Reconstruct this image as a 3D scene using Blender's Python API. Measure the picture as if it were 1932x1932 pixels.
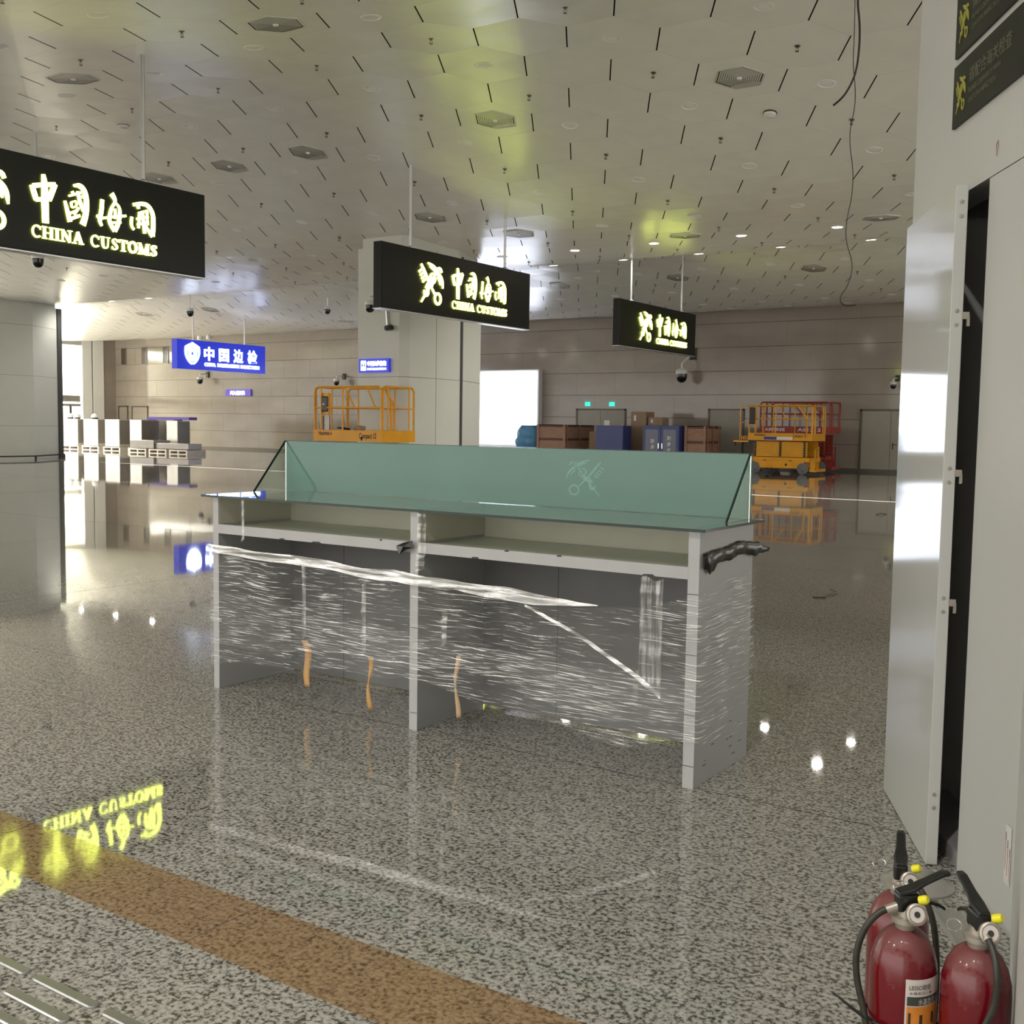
import bpy, bmesh, math, random
from math import radians as R, sin, cos, pi, sqrt, hypot, atan2
from mathutils import Vector, Matrix, noise
random.seed(7)
S = bpy.context.scene
for o in list(bpy.data.objects): bpy.data.objects.remove(o)
C = S.collection

# ------------------------------------------------------------------ camera
cam = bpy.data.objects.new('camera', bpy.data.cameras.new('camera')); C.objects.link(cam)
YAW, PITCH, ROLL = R(33.844), R(4.529), R(-0.857)
F = Vector((-sin(YAW)*cos(PITCH), cos(YAW)*cos(PITCH), -sin(PITCH)))
r0 = Vector((cos(YAW), sin(YAW), 0)); d0 = F.cross(r0)
RR = cos(ROLL)*r0 + sin(ROLL)*d0; DD = -sin(ROLL)*r0 + cos(ROLL)*d0
m3 = Matrix((RR, -DD, -F)).transposed()
cam.matrix_world = Matrix.Translation((0, 0, 1.6)) @ m3.to_4x4()
cam.data.sensor_width = 36; cam.data.lens = 2063.5/1932*36; cam.data.clip_end = 300; cam.data.clip_start = .05
S.camera = cam
def px(p):                                  # where a world point lands in the 1932 frame (used only to skip unseen ceiling fittings)
    v = Vector(p) - Vector((0, 0, 1.6)); z = v.dot(F)
    return (966+2063.5*v.dot(RR)/z, 966+2063.5*v.dot(DD)/z) if z > .1 else (-9999, -9999)

# ------------------------------------------------------------------ world, exposure, big lights
w = bpy.data.worlds.new('hall_air'); S.world = w; w.use_nodes = True
w.node_tree.nodes['Background'].inputs[0].default_value = (1.0, .965, .895, 1)
w.node_tree.nodes['Background'].inputs[1].default_value = 1.0
S.view_settings.view_transform = 'Standard'; S.view_settings.look = 'None'
S.view_settings.gamma = 1; S.view_settings.use_curve_mapping = False
S.view_settings.exposure = 1.42
def area(name, loc, size, power, col, rot=(0, 0, 0), sy=None):
    l = bpy.data.lights.new(name, 'AREA'); l.energy = power; l.color = col; l.size = size
    if sy: l.shape = 'RECTANGLE'; l.size_y = sy
    o = bpy.data.objects.new(name, l); o.location = loc; o.rotation_euler = rot; C.objects.link(o); return o
area('annex_light', (-65, 36, 6.2), 8, 3200, (1, .97, .86), (0, 0, 0), 10)

# ------------------------------------------------------------------ materials
def nn(t, k, **kw):
    n = t.nodes.new(k)
    for a, b in kw.items(): setattr(n, a, b)
    return n
def mat(name, col, rough=.5, metal=0., spec=.5, emit=None, es=0., trans=0., ior=1.45, coat=0., alpha=1.):
    m = bpy.data.materials.new(name); m.use_nodes = True; b = m.node_tree.nodes['Principled BSDF']
    b.inputs['Base Color'].default_value = (*col, 1); b.inputs['Roughness'].default_value = rough
    b.inputs['Metallic'].default_value = metal; b.inputs['Specular IOR Level'].default_value = spec
    b.inputs['Transmission Weight'].default_value = trans; b.inputs['IOR'].default_value = ior
    b.inputs['Coat Weight'].default_value = coat; b.inputs['Coat Roughness'].default_value = .05
    b.inputs['Alpha'].default_value = alpha
    if emit: b.inputs['Emission Color'].default_value = (*emit, 1); b.inputs['Emission Strength'].default_value = es
    return m
def ramp(t, src, stops):
    r = nn(t, 'ShaderNodeValToRGB'); e = r.color_ramp.elements
    for i, (p, c) in enumerate(stops):
        k = e[i] if i < 2 else e.new(p)
        k.position = p; k.color = (*c, 1) if len(c) == 3 else c
    t.links.new(src, r.inputs[0]); return r.outputs[0]
def noise_tex(t, sc, det=4, vec=None, rough=.5):
    n = nn(t, 'ShaderNodeTexNoise'); n.inputs['Scale'].default_value = sc; n.inputs['Detail'].default_value = det; n.inputs['Roughness'].default_value = rough
    if vec: t.links.new(vec, n.inputs['Vector'])
    return n.outputs['Fac']
def mixc(t, f, a, b, mode='MIX'):
    m = nn(t, 'ShaderNodeMix', data_type='RGBA', blend_type=mode)
    for s, v in ((0, f), (6, a), (7, b)):
        if isinstance(v, (int, float)): m.inputs[s].default_value = v
        elif isinstance(v, tuple): m.inputs[s].default_value = (*v, 1)
        else: t.links.new(v, m.inputs[s])
    return m.outputs[2]
def objvec(t, scale=(1, 1, 1), kind='Object'):
    tc = nn(t, 'ShaderNodeTexCoord'); mp = nn(t, 'ShaderNodeMapping'); mp.inputs['Scale'].default_value = scale
    t.links.new(tc.outputs[kind], mp.inputs['Vector']); return mp.outputs[0]
def varied(m, sc, amt, det=5, scale=(1, 1, 1), bump=0):       # gentle blotchiness of the thing's own colour
    t = m.node_tree; b = t.nodes['Principled BSDF']; c = tuple(b.inputs['Base Color'].default_value)[:3]
    f = noise_tex(t, sc, det, objvec(t, scale))
    out = ramp(t, f, [(.3, tuple(x*(1-amt) for x in c)), (.7, tuple(min(1, x*(1+amt)) for x in c))])
    t.links.new(out, b.inputs['Base Color'])
    if bump:
        bp = nn(t, 'ShaderNodeBump'); bp.inputs['Strength'].default_value = bump; bp.inputs['Distance'].default_value = .01
        t.links.new(f, bp.inputs['Height']); t.links.new(bp.outputs[0], b.inputs['Normal'])
    return m

# floor granite
def granite(name, stops, rough=.035):
    m = mat(name, (.3, .3, .28), rough, spec=.5, coat=.15); m.node_tree.nodes['Principled BSDF'].inputs['Coat Roughness'].default_value = .015; t = m.node_tree; b = t.nodes['Principled BSDF']
    v = objvec(t)
    f1 = noise_tex(t, 62, 3, v, .62); f2 = noise_tex(t, 19, 3, v, .5)
    mx = nn(t, 'ShaderNodeMath', operation='MULTIPLY_ADD'); t.links.new(f2, mx.inputs[0]); mx.inputs[1].default_value = .28; t.links.new(f1, mx.inputs[2])
    col = ramp(t, mx.outputs[0], stops)
    f3 = noise_tex(t, .5, 3, v)
    col = mixc(t, 1.0, col, ramp(t, f3, [(.3, (.93, .93, .93)), (.7, (1.04, 1.03, 1.0))]), 'MULTIPLY')
    t.links.new(col, b.inputs['Base Color'])
    bp = nn(t, 'ShaderNodeBump'); bp.inputs['Strength'].default_value = .006; bp.inputs['Distance'].default_value = .01
    t.links.new(noise_tex(t, .9, 1, v), bp.inputs['Height']); t.links.new(bp.outputs[0], b.inputs['Normal'])
    return m
M_floor = granite('speckled_granite', [(.47, (.04, .036, .032)), (.57, (.12, .112, .10)), (.62, (.27, .26, .235)), (.70, (.36, .352, .32)), (.80, (.42, .412, .38))])
M_strip = granite('ochre_granite', [(.46, (.06, .04, .022)), (.56, (.165, .105, .055)), (.64, (.25, .165, .09)), (.78, (.31, .22, .135))], .08)
M_groove = mat('grout', (.05, .048, .045), .6)
M_steelbar = varied(mat('stainless_bar', (.33, .33, .32), .3, .7), 20, .06)
M_joint = mat('joint_metal', (.85, .84, .8), .2, .9)
# ceiling
M_ceil = varied(mat('ceiling_panel_paint', (.80, .775, .70), .27, .0, .55), 2.2, .03, 4)
t = M_ceil.node_tree; b = t.nodes['Principled BSDF']; bp = nn(t, 'ShaderNodeBump'); bp.inputs['Strength'].default_value = .12; bp.inputs['Distance'].default_value = .03
t.links.new(noise_tex(t, 1.1, 2, objvec(t)), bp.inputs['Height']); t.links.new(bp.outputs[0], b.inputs['Normal'])
M_plenum = mat('plenum_dark', (.012, .012, .012), .9, spec=.1)
# back wall stone with its own joints
def stone():
    m = mat('polished_beige_stone', (.5, .43, .35), .10, spec=.5); t = m.node_tree; b = t.nodes['Principled BSDF']
    f = noise_tex(t, 1.3, 6, objvec(t, (.4, .4, 1))); g = noise_tex(t, 30, 4, objvec(t))
    c = ramp(t, f, [(.3, (.285, .245, .208)), (.7, (.35, .30, .258))])
    c = mixc(t, .12, c, ramp(t, g, [(.3, (.22, .19, .16)), (.7, (.42, .37, .32))]))
    t.links.new(c, b.inputs['Base Color']); return m
M_stone = stone()
M_wallgroove = mat('stone_joint', (.08, .065, .055), .8)
M_white = varied(mat('white_lacquer_panel', (.50, .50, .48), .06, 0, .22), 2, .02)
M_white2 = varied(mat('white_wall_paint', (.47, .47, .45), .45), 2, .02)
M_colwhite = varied(mat('column_cladding', (.60, .60, .54), .28), 1.5, .02)
M_trimwhite = mat('bright_white_trim', (.8, .8, .78), .25)
M_shadowgap = mat('shadow_gap', (.06, .06, .06), .8)
M_door = varied(mat('door_leaf_paint', (.36, .335, .28), .4), 2, .04)
M_doorframe = mat('door_frame_dark', (.12, .105, .085), .4, .3)
M_chrome = mat('chrome', (.75, .75, .73), .15, 1)
M_black = mat('black_plastic', (.012, .012, .011), .32)
M_blackbox = mat('black_acrylic_face', (.007, .008, .004), .3, spec=.25)
M_blackcase = mat('black_sign_case', (.008, .008, .007), .4, spec=.25)
M_glow = mat('lit_yellow_letters', (.8, .8, .3), .4, emit=(.86, 1.0, .14), es=2.4)
M_bluecase = mat('blue_sign_face', (.02, .03, .3), .25, emit=(.018, .035, .55), es=.30)
M_glowwhite = mat('lit_white_letters', (.9, .9, 1), .4, emit=(.72, .82, 1.0), es=3)
M_glowteal = mat('lit_teal_detail', (.1, .5, .5), .4, emit=(.05, .6, .55), es=1.2)
M_screen = mat('lit_white_panel', (.9, .9, 1), .3, emit=(.78, .84, 1.0), es=2.2)
M_lamp = mat('lit_lamp_lens', (1, 1, 1), .3, emit=(1, .97, .88), es=60)
M_disc = mat('unlit_lamp_lens', (.80, .79, .75), .35)
M_vent = mat('vent_louver_metal', (.60, .585, .53), .4, .3)
M_sprink = mat('sprinkler_metal', (.12, .10, .08), .35, .8)
M_rod = mat('brushed_rod', (.55, .55, .55), .3, .8)
M_camwhite = mat('camera_white', (.72, .71, .67), .35)
M_dome = mat('camera_smoked_dome', (.012, .012, .014), .12)
M_exit = mat('exit_green', (0, .6, .4), .4, emit=(.02, .75, .5), es=.7)
# counter
M_lam = varied(mat('grey_laminate', (.33, .33, .325), .35), 3, .04, 6)
M_lamedge = varied(mat('pale_edge_band', (.42, .42, .425), .4), 6, .04)
M_backgrey = varied(mat('dark_grey_back_board', (.165, .165, .165), .45), 3, .08, 6)
M_cubby = varied(mat('beige_inner_board', (.42, .395, .32), .4), 3, .04)
M_scuff = mat('dark_scuff', (.05, .05, .05), .7)
M_glass = mat('counter_glass', (.80, .93, .88), .02, trans=1, ior=1.5)
M_glassedge = mat('green_glass_edge', (.004, .022, .015), .12)
def frosted():
    m = bpy.data.materials.new('frosted_teal_glass'); m.use_nodes = True; t = m.node_tree; t.nodes.remove(t.nodes['Principled BSDF'])
    out = t.nodes['Material Output']
    d = nn(t, 'ShaderNodeBsdfDiffuse'); tr = nn(t, 'ShaderNodeBsdfTranslucent'); g = nn(t, 'ShaderNodeBsdfGlossy'); g.inputs[1].default_value = .08
    c = ramp(t, noise_tex(t, 1.4, 4, objvec(t)), [(.3, (.16, .34, .28)), (.7, (.19, .38, .32))])
    t.links.new(c, d.inputs[0]); t.links.new(c, tr.inputs[0])
    a = nn(t, 'ShaderNodeMixShader'); a.inputs[0].default_value = .45; t.links.new(d.outputs[0], a.inputs[1]); t.links.new(tr.outputs[0], a.inputs[2])
    fr = nn(t, 'ShaderNodeFresnel'); b2 = nn(t, 'ShaderNodeMixShader'); t.links.new(fr.outputs[0], b2.inputs[0]); t.links.new(a.outputs[0], b2.inputs[1]); t.links.new(g.outputs[0], b2.inputs[2])
    t.links.new(b2.outputs[0], out.inputs[0]); return m
M_frost = frosted()
M_etch = mat('etched_emblem', (.22, .40, .34), .6)
def film(name, lo, hi, a0, a1, sx=2.0, sz=70.):
    m = bpy.data.materials.new(name); m.use_nodes = True; t = m.node_tree; t.nodes.remove(t.nodes['Principled BSDF']); out = t.nodes['Material Output']
    tc = nn(t, 'ShaderNodeTexCoord'); mp = nn(t, 'ShaderNodeMapping'); mp.inputs['Scale'].default_value = (sx, sz, 1)
    t.links.new(tc.outputs['UV'], mp.inputs['Vector'])
    wv = nn(t, 'ShaderNodeVectorMath', operation='ADD'); ns = nn(t, 'ShaderNodeTexNoise'); ns.inputs['Scale'].default_value = 1.6; t.links.new(tc.outputs['UV'], ns.inputs['Vector'])
    sc = nn(t, 'ShaderNodeVectorMath', operation='MULTIPLY'); t.links.new(ns.outputs['Color'], sc.inputs[0]); sc.inputs[1].default_value = (1.2, sz*.045, 0)
    t.links.new(mp.outputs[0], wv.inputs[0]); t.links.new(sc.outputs[0], wv.inputs[1])
    f = noise_tex(t, 1.0, 5, wv.outputs[0], .65)
    patch = noise_tex(t, 2.2, 2, tc.outputs['UV'])
    ad = nn(t, 'ShaderNodeMath', operation='MULTIPLY_ADD'); t.links.new(patch, ad.inputs[0]); ad.inputs[1].default_value = .25; t.links.new(f, ad.inputs[2])
    al = ramp(t, ad.outputs[0], [(lo, (a0,)*3), (hi, (a1,)*3)])
    tr = nn(t, 'ShaderNodeBsdfTransparent'); g = nn(t, 'ShaderNodeBsdfGlossy'); g.inputs[1].default_value = .22; g.inputs[0].default_value = (1, 1, 1, 1)
    d = nn(t, 'ShaderNodeBsdfDiffuse'); d.inputs[0].default_value = (.9, .9, .88, 1)
    gd = nn(t, 'ShaderNodeMixShader'); gd.inputs[0].default_value = .35; t.links.new(g.outputs[0], gd.inputs[1]); t.links.new(d.outputs[0], gd.inputs[2])
    x = nn(t, 'ShaderNodeMixShader'); t.links.new(al, x.inputs[0]); t.links.new(tr.outputs[0], x.inputs[1]); t.links.new(gd.outputs[0], x.inputs[2])
    bp = nn(t, 'ShaderNodeBump'); bp.inputs['Strength'].default_value = 1; bp.inputs['Distance'].default_value = .006; t.links.new(f, bp.inputs['Height']); t.links.new(bp.outputs[0], g.inputs['Normal'])
    t.links.new(x.outputs[0], out.inputs[0]); return m
M_film = film('stretch_film', .69, .785, .035, .95, 5., 160.)
M_filmband = film('bunched_stretch_film', .50, .72, .25, .85, 2.5, 22)
M_filmtape = film('clear_tape', .52, .8, .05, .35, 12, 3)
M_tan = varied(mat('tan_packing_tape', (.52, .30, .11), .5), 8, .12)
M_blacktape = mat('black_tape', (.010, .009, .008), .22)
# vehicles, crates
M_yellow = varied(mat('lift_yellow_paint', (.80, .36, .012), .35), 3, .07)
M_red = varied(mat('lift_red_paint', (.33, .045, .03), .4), 3, .1)
M_tire = varied(mat('grey_tyre', (.16, .16, .165), .7), 8, .1)
M_dark = mat('dark_metal', (.05, .048, .045), .5, .3)
M_txtdark = mat('dark_lettering', (.05, .03, .02), .5)
M_txtwhite = mat('white_lettering', (.85, .85, .85), .5)
M_stickerblue = mat('blue_sticker', (.04, .07, .35), .5)
M_wood = varied(mat('crate_plywood', (.42, .24, .17), .6), 3, .12, 5, (1, 1, 4))
M_batten = varied(mat('crate_batten', (.16, .085, .06), .65), 4, .15)
M_card = varied(mat('cardboard', (.36, .25, .16), .7), 3, .06)
M_bluecab = varied(mat('blue_cabinet_paint', (.05, .075, .25), .35), 2, .06)
M_tint = mat('tinted_cabinet_window', (.03, .045, .12), .08)
M_bag = varied(mat('blue_plastic_bundle', (.10, .30, .52), .35), 5, .2, 5)
M_galv = varied(mat('brushed_steel_box', (.55, .53, .49), .33, .55), 3, .10, 5, (1, 1, .4))
M_galvd = varied(mat('brushed_steel_dark', (.22, .20, .18), .3, .6), 2, .08)
M_pallet = varied(mat('pale_pallet', (.55, .50, .43), .6), 4, .1)
M_purple = mat('violet_frame', (.11, .06, .40), .45)
M_filmsoft = film('machine_wrap_film', .55, .8, .30, .75, 3, 18)
# extinguisher
def dusty_red():
    m = mat('dusty_red_enamel', (.33, .012, .02), .22, coat=.4); t = m.node_tree; b = t.nodes['Principled BSDF']
    geo = nn(t, 'ShaderNodeNewGeometry'); sx = nn(t, 'ShaderNodeSeparateXYZ'); t.links.new(geo.outputs['Normal'], sx.inputs[0])
    f = noise_tex(t, 22, 6, objvec(t), .6)
    tc = nn(t, 'ShaderNodeTexCoord'); sp = nn(t, 'ShaderNodeSeparateXYZ'); t.links.new(tc.outputs['Object'], sp.inputs[0])
    mr = nn(t, 'ShaderNodeMapRange'); t.links.new(sp.outputs[2], mr.inputs[0]); mr.inputs[1].default_value = .40; mr.inputs[2].default_value = .56; mr.inputs[3].default_value = 0; mr.inputs[4].default_value = .62
    ad = nn(t, 'ShaderNodeMath', operation='ADD'); t.links.new(mr.outputs[0], ad.inputs[0]); t.links.new(f, ad.inputs[1])
    k = ramp(t, ad.outputs[0], [(.86, (0,)*3), (1.15, (.5,)*3)])
    c = mixc(t, k, (.13, .003, .008), (.17, .075, .07)); t.links.new(c, b.inputs['Base Color'])
    rr = ramp(t, k, [(0, (.2,)*3), (.6, (.6,)*3)]); t.links.new(rr, b.inputs['Roughness']); return m
M_fire = dusty_red()
M_valve = mat('dull_valve_metal', (.42, .38, .33), .4, .6)
M_hose = varied(mat('rubber_hose', (.028, .027, .02), .45), 40, .3)
M_yelcap = mat('yellow_plastic_cap', (.75, .68, .02), .4)
M_label = mat('label_white', (.62, .57, .53), .5)
M_orange = varied(mat('label_orange', (.62, .22, .03), .45), 18, .2)
M_labeldark = mat('label_green_band', (.045, .055, .045), .5)
M_gold = mat('dull_gold_print', (.30, .29, .05), .5)
M_greyprint = mat('dull_grey_print', (.10, .10, .065), .5)
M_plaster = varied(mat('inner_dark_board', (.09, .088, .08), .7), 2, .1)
M_ink = mat('red_ink', (.30, .04, .06), .6)
M_dish = varied(mat('dusty_metal_dish', (.36, .35, .32), .35, .4), 12, .08)
M_cable = mat('black_cable', (.02, .018, .016), .5)
M_annex = mat('annex_white', (.86, .84, .74), .6)

# ------------------------------------------------------------------ mesh builder
class MB:
    def __init__(s): s.v = []; s.f = []; s.uv = {}
    def add(s, vs, fs):
        n = len(s.v); s.v += [tuple(v) for v in vs]; s.f += [tuple(i+n for i in f) for f in fs]; return s
    def box(s, a, b):
        x0, y0, z0 = a; x1, y1, z1 = b
        return s.add([(x0,y0,z0),(x1,y0,z0),(x1,y1,z0),(x0,y1,z0),(x0,y0,z1),(x1,y0,z1),(x1,y1,z1),(x0,y1,z1)],
                     [(3,2,1,0),(4,5,6,7),(0,1,5,4),(1,2,6,5),(2,3,7,6),(3,0,4,7)])
    def prism(s, poly, z0, z1):
        n = len(poly); vs = [(x,y,z0) for x,y in poly]+[(x,y,z1) for x,y in poly]
        return s.add(vs, [tuple(range(n-1,-1,-1)), tuple(range(n,2*n))]+[(i,(i+1)%n,n+(i+1)%n,n+i) for i in range(n)])
    def bar(s, a, b, w, h=None, up=(0,0,1)):
        a, b = Vector(a), Vector(b); h = h or w; d = (b-a).normalized(); u = Vector(up)
        if abs(d.dot(u)) > .99: u = Vector((1,0,0))
        x = d.cross(u).normalized()*w/2; y = x.cross(d).normalized()*h/2
        vs = [p+i*x+j*y for p in (a, b) for i, j in ((-1,-1),(1,-1),(1,1),(-1,1))]
        return s.add(vs, [(3,2,1,0),(4,5,6,7),(0,1,5,4),(1,2,6,5),(2,3,7,6),(3,0,4,7)])
    def tube(s, pts, r, n=8):
        pts = [Vector(p) for p in pts]; vs = []; rs = r if isinstance(r, (list, tuple)) else [r]*len(pts)
        x = None
        for i, p in enumerate(pts):
            d = (pts[min(i+1, len(pts)-1)]-pts[max(i-1, 0)]).normalized()
            if x is None: x = d.orthogonal().normalized()
            x = (x-d*x.dot(d)).normalized(); y = d.cross(x)
            vs += [p+rs[i]*(cos(2*pi*k/n)*x+sin(2*pi*k/n)*y) for k in range(n)]
        fs = [(i*n+k, i*n+(k+1)%n, (i+1)*n+(k+1)%n, (i+1)*n+k) for i in range(len(pts)-1) for k in range(n)]
        m = (len(pts)-1)*n
        return s.add(vs, fs+[tuple(range(n-1,-1,-1)), tuple(range(m, m+n))])
    def lathe(s, prof, c=(0,0,0), n=24, axis=None):
        q = Vector((0,0,1)).rotation_difference(Vector(axis)) if axis else None; vs = []
        for r, z in prof:
            for k in range(n):
                v = Vector((r*cos(2*pi*k/n), r*sin(2*pi*k/n), z)); v = q @ v if q else v; vs.append(v+Vector(c))
        fs = [(i*n+k, i*n+(k+1)%n, (i+1)*n+(k+1)%n, (i+1)*n+k) for i in range(len(prof)-1) for k in range(n)]
        m = (len(prof)-1)*n
        return s.add(vs, fs+[tuple(range(n-1,-1,-1)), tuple(range(m, m+n))])
    def build(s, name, m, parent=None, smooth=False, bevel=0):
        me = bpy.data.meshes.new(name); me.from_pydata(s.v, [], s.f); me.update()
        ms = m if isinstance(m, (list, tuple)) else [m]
        for k in ms: me.materials.append(k)
        bm = bmesh.new(); bm.from_mesh(me); bmesh.ops.recalc_face_normals(bm, faces=bm.faces); bm.to_mesh(me); bm.free()
        o = bpy.data.objects.new(name, me); C.objects.link(o)
        if parent: o.parent = parent
        if smooth:
            for p in me.polygons: p.use_smooth = True
            e = o.modifiers.new('s', 'EDGE_SPLIT'); e.split_angle = R(38)
        if bevel:
            e = o.modifiers.new('b', 'BEVEL'); e.width = bevel; e.segments = 2; e.limit_method = 'ANGLE'
        return o
def tag(o, label=None, cat=None, group=None, kind=None):
    if label: o['label'] = label
    if cat: o['category'] = cat
    if group: o['group'] = group
    if kind: o['kind'] = kind
    return o
def thing(name, label, cat, loc=(0,0,0), rz=0, group=None):
    o = bpy.data.objects.new(name, None); C.objects.link(o); o.location = loc; o.rotation_euler = (0,0,rz); o.empty_display_size = .1
    return tag(o, label, cat, group)
def struct(o, label=None, cat=None): return tag(o, label, cat, kind='structure')
def copy_tree(o, parent=None):
    c = o.copy(); C.objects.link(c); c.parent = parent
    for ch in [x for x in o.children]: copy_tree(ch, c)
    return c
def text_obj(name, body, size, m, parent, mw, ext=.004, align='LEFT', width=None, offset=0.0):
    cu = bpy.data.curves.new(name, 'FONT'); cu.body = body; cu.size = size; cu.extrude = ext; cu.align_x = align; cu.offset = offset
    o = bpy.data.objects.new(name, cu); C.objects.link(o); bpy.context.view_layer.update()
    me = bpy.data.meshes.new_from_object(o.evaluated_get(bpy.context.evaluated_depsgraph_get())); bpy.data.objects.remove(o)
    xs = [v.co.x for v in me.vertices]
    if width and xs:
        k = width/(max(xs)-min(xs)); x0 = min(xs)
        for v in me.vertices: v.co.x = (v.co.x-x0)*k
    me.materials.clear(); me.materials.append(m)
    me.transform(mw)
    o = bpy.data.objects.new(name, me); C.objects.link(o); o.parent = parent; return o
def frame(origin, xdir, up=(0,0,1)):       # matrix whose local x runs along xdir, local y up, z out of the face
    x = Vector(xdir).normalized(); y = Vector(up); z = x.cross(y)
    m = Matrix((x, y, z)).transposed().to_4x4(); return Matrix.Translation(origin) @ m
def strokes(mb, ss, fr, th=.02, smooth=2):  # ss: [ [(s, t, half width), ...], ...] in the face's plane
    si = 0
    for pts in ss:
        for k in range(smooth if len(pts) > 2 else 0):
            q = [pts[0]]
            for a, b in zip(pts, pts[1:]):
                q += [tuple(.75*i+.25*j for i, j in zip(a, b)), tuple(.25*i+.75*j for i, j in zip(a, b))]
            pts = q+[pts[-1]]
        L = []; Rr = []
        for i, (x, y, h) in enumerate(pts):
            a = pts[max(i-1, 0)]; c = pts[min(i+1, len(pts)-1)]; dx, dy = c[0]-a[0], c[1]-a[1]; l = hypot(dx, dy) or 1
            L.append((x-dy/l*h, y+dx/l*h)); Rr.append((x+dy/l*h, y-dx/l*h))
        vs = []; n = len(pts)
        ze = th*(1+.04*si); si += 1
        for z in (0, ze): vs += [fr @ Vector((x, y, z)) for x, y in L+Rr]
        fs = []
        for i in range(n-1):
            fs += [(i, i+1, n+i+1, n+i), (2*n+i, 3*n+i, 3*n+i+1, 2*n+i+1), (i, 2*n+i, 2*n+i+1, i+1), (n+i, n+i+1, 3*n+i+1, 3*n+i)]
        fs += [(0, n, 3*n, 2*n), (n-1, 3*n-1, 4*n-1, 2*n-1)]
        mb.add(vs, fs)

# ------------------------------------------------------------------ ceiling surface
KN = [3.95,6.3,8.9,10.8,13.4,16.1,18.7,21,22.8,24.6,26,27.3,28.2,29.2,30.2,31.2,32.3,33.2,34.5,36.7,39,42.9]
KV = [6.112,6.332,6.702,6.964,7.165,6.917,6.489,6.187,6.1,6.11,6.14,6.235,6.42,6.65,6.78,6.80,6.62,6.46,6.33,6.15,6.16,6.46]
def _tang():
    n = len(KN); d = [(KV[i+1]-KV[i])/(KN[i+1]-KN[i]) for i in range(n-1)]
    m = [0]+[((KN[i+1]-KN[i])*d[i-1]+(KN[i]-KN[i-1])*d[i])/(KN[i+1]-KN[i-1]) for i in range(1, n-1)]+[d[-1]]
    return m
KM = _tang()
def zc(y):
    if y < KN[0]: return 6.65-.53*cos(2*pi*(y-KN[0])/18.9)-.008
    if y >= KN[-1]: return KV[-1]+(y-KN[-1])*KM[-1]
    i = max(k for k in range(len(KN)-1) if KN[k] <= y); h = KN[i+1]-KN[i]; t = (y-KN[i])/h
    return (2*t**3-3*t*t+1)*KV[i]+(t**3-2*t*t+t)*h*KM[i]+(-2*t**3+3*t*t)*KV[i+1]+(t**3-t*t)*h*KM[i+1]
def slope(y): return (zc(y+.05)-zc(y-.05))/.1
W = 1.304
def hexc(k1, k2): return (.0445+W*.8660254*k1, .42+W*.5*k1+W*k2)
def cell(k1, n):           # k1 = column, n = index along the column
    return .0445+W*.8660254*k1, ((-.232+W*n) if k1 % 2 else (.42+W*n))
X0, X1, Y0, Y1 = -61, 15, -14, 42.9
def hexpoly(dist):         # hexagon from its three pairs of edge distances
    L = []
    for k in range(6):
        a = R(30+60*k); L.append((cos(a), sin(a), dist[k % 3]))
    out = []
    for k in range(6):
        a, b = L[k], L[(k+1) % 6]; det = a[0]*b[1]-a[1]*b[0]
        out.append(((a[2]*b[1]-a[1]*b[2])/det, (a[0]*b[2]-a[2]*b[0])/det))
    return out
HP = hexpoly((W/2-.010, W/2-.0007, W/2-.0007))
cm = MB()
for k1 in range(int(X0/1.129)-1, int(X1/1.129)+2):
    for n in range(int(Y0/W)-1, int(Y1/W)+2):
        cx, cy = cell(k1, n)
        if not (X0 < cx < X1 and Y0 < cy < Y1+.5): continue
        pts = [(cx+x, min(cy+y, Y1-.005)) for x, y in HP]; pts = [(x, y, zc(y)) for x, y in pts]
        m = len(cm.v); cm.v += pts+[(x, y, q+.035) for x, y, q in pts]+[(cx, min(cy, Y1-.005), sum(p[2] for p in pts)/6)]
        cm.f += [(m+i, m+(i+1) % 6, m+12) for i in range(6)]+[(m+i, m+(i+1) % 6, m+6+(i+1) % 6, m+6+i) for i in range(6)]
npan = len(cm.f)
ys = [Y0+(Y1-Y0)*i/120 for i in range(121)]; m = len(cm.v)
for y in ys: cm.v += [(X0-.5, y, zc(y)+.12), (X1+.5, y, zc(y)+.12)]
cm.f += [(m+2*i, m+2*i+1, m+2*i+3, m+2*i+2) for i in range(120)]
me = bpy.data.meshes.new('ceiling'); me.from_pydata(cm.v, [], cm.f); me.materials.append(M_ceil); me.materials.append(M_plenum)
for p in me.polygons[npan:]: p.material_index = 1
for p in list(me.polygons)[:npan]:
    if len(p.vertices) == 4: p.material_index = 1
ceil = bpy.data.objects.new('ceiling', me); C.objects.link(ceil)
struct(ceil, 'wavy silver-white ceiling of hexagonal metal panels with dark slits', 'ceiling')

# ------------------------------------------------------------------ floor
fl = MB(); fl.add([(-70, 2.465, 0), (16, 2.465, 0), (16, 43.2, 0), (-70, 43.2, 0), (-70, -15, 0), (16, -15, 0), (16, 2.145, 0), (-70, 2.145, 0)], [(0,1,2,3),(4,5,6,7)])
fo = fl.build('floor', M_floor); struct(fo, 'polished grey speckled granite floor', 'floor')
st = MB().add([(-70, 2.145, 0), (16, 2.145, 0), (16, 2.465, 0), (-70, 2.465, 0)], [(0,1,2,3)]).build('trim_1', M_strip)
struct(st, 'brown granite border strip set in the grey floor', 'floor strip')
g = MB()
def gl(a, b, w=.005):
    a, b = Vector(a), Vector(b); d = (b-a).normalized(); n = Vector((-d.y, d.x))*w/2
    g.add([(*(a-n), .0006), (*(b-n), .0006), (*(b+n), .0006), (*(a+n), .0006)], [(0,1,2,3)])
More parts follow.
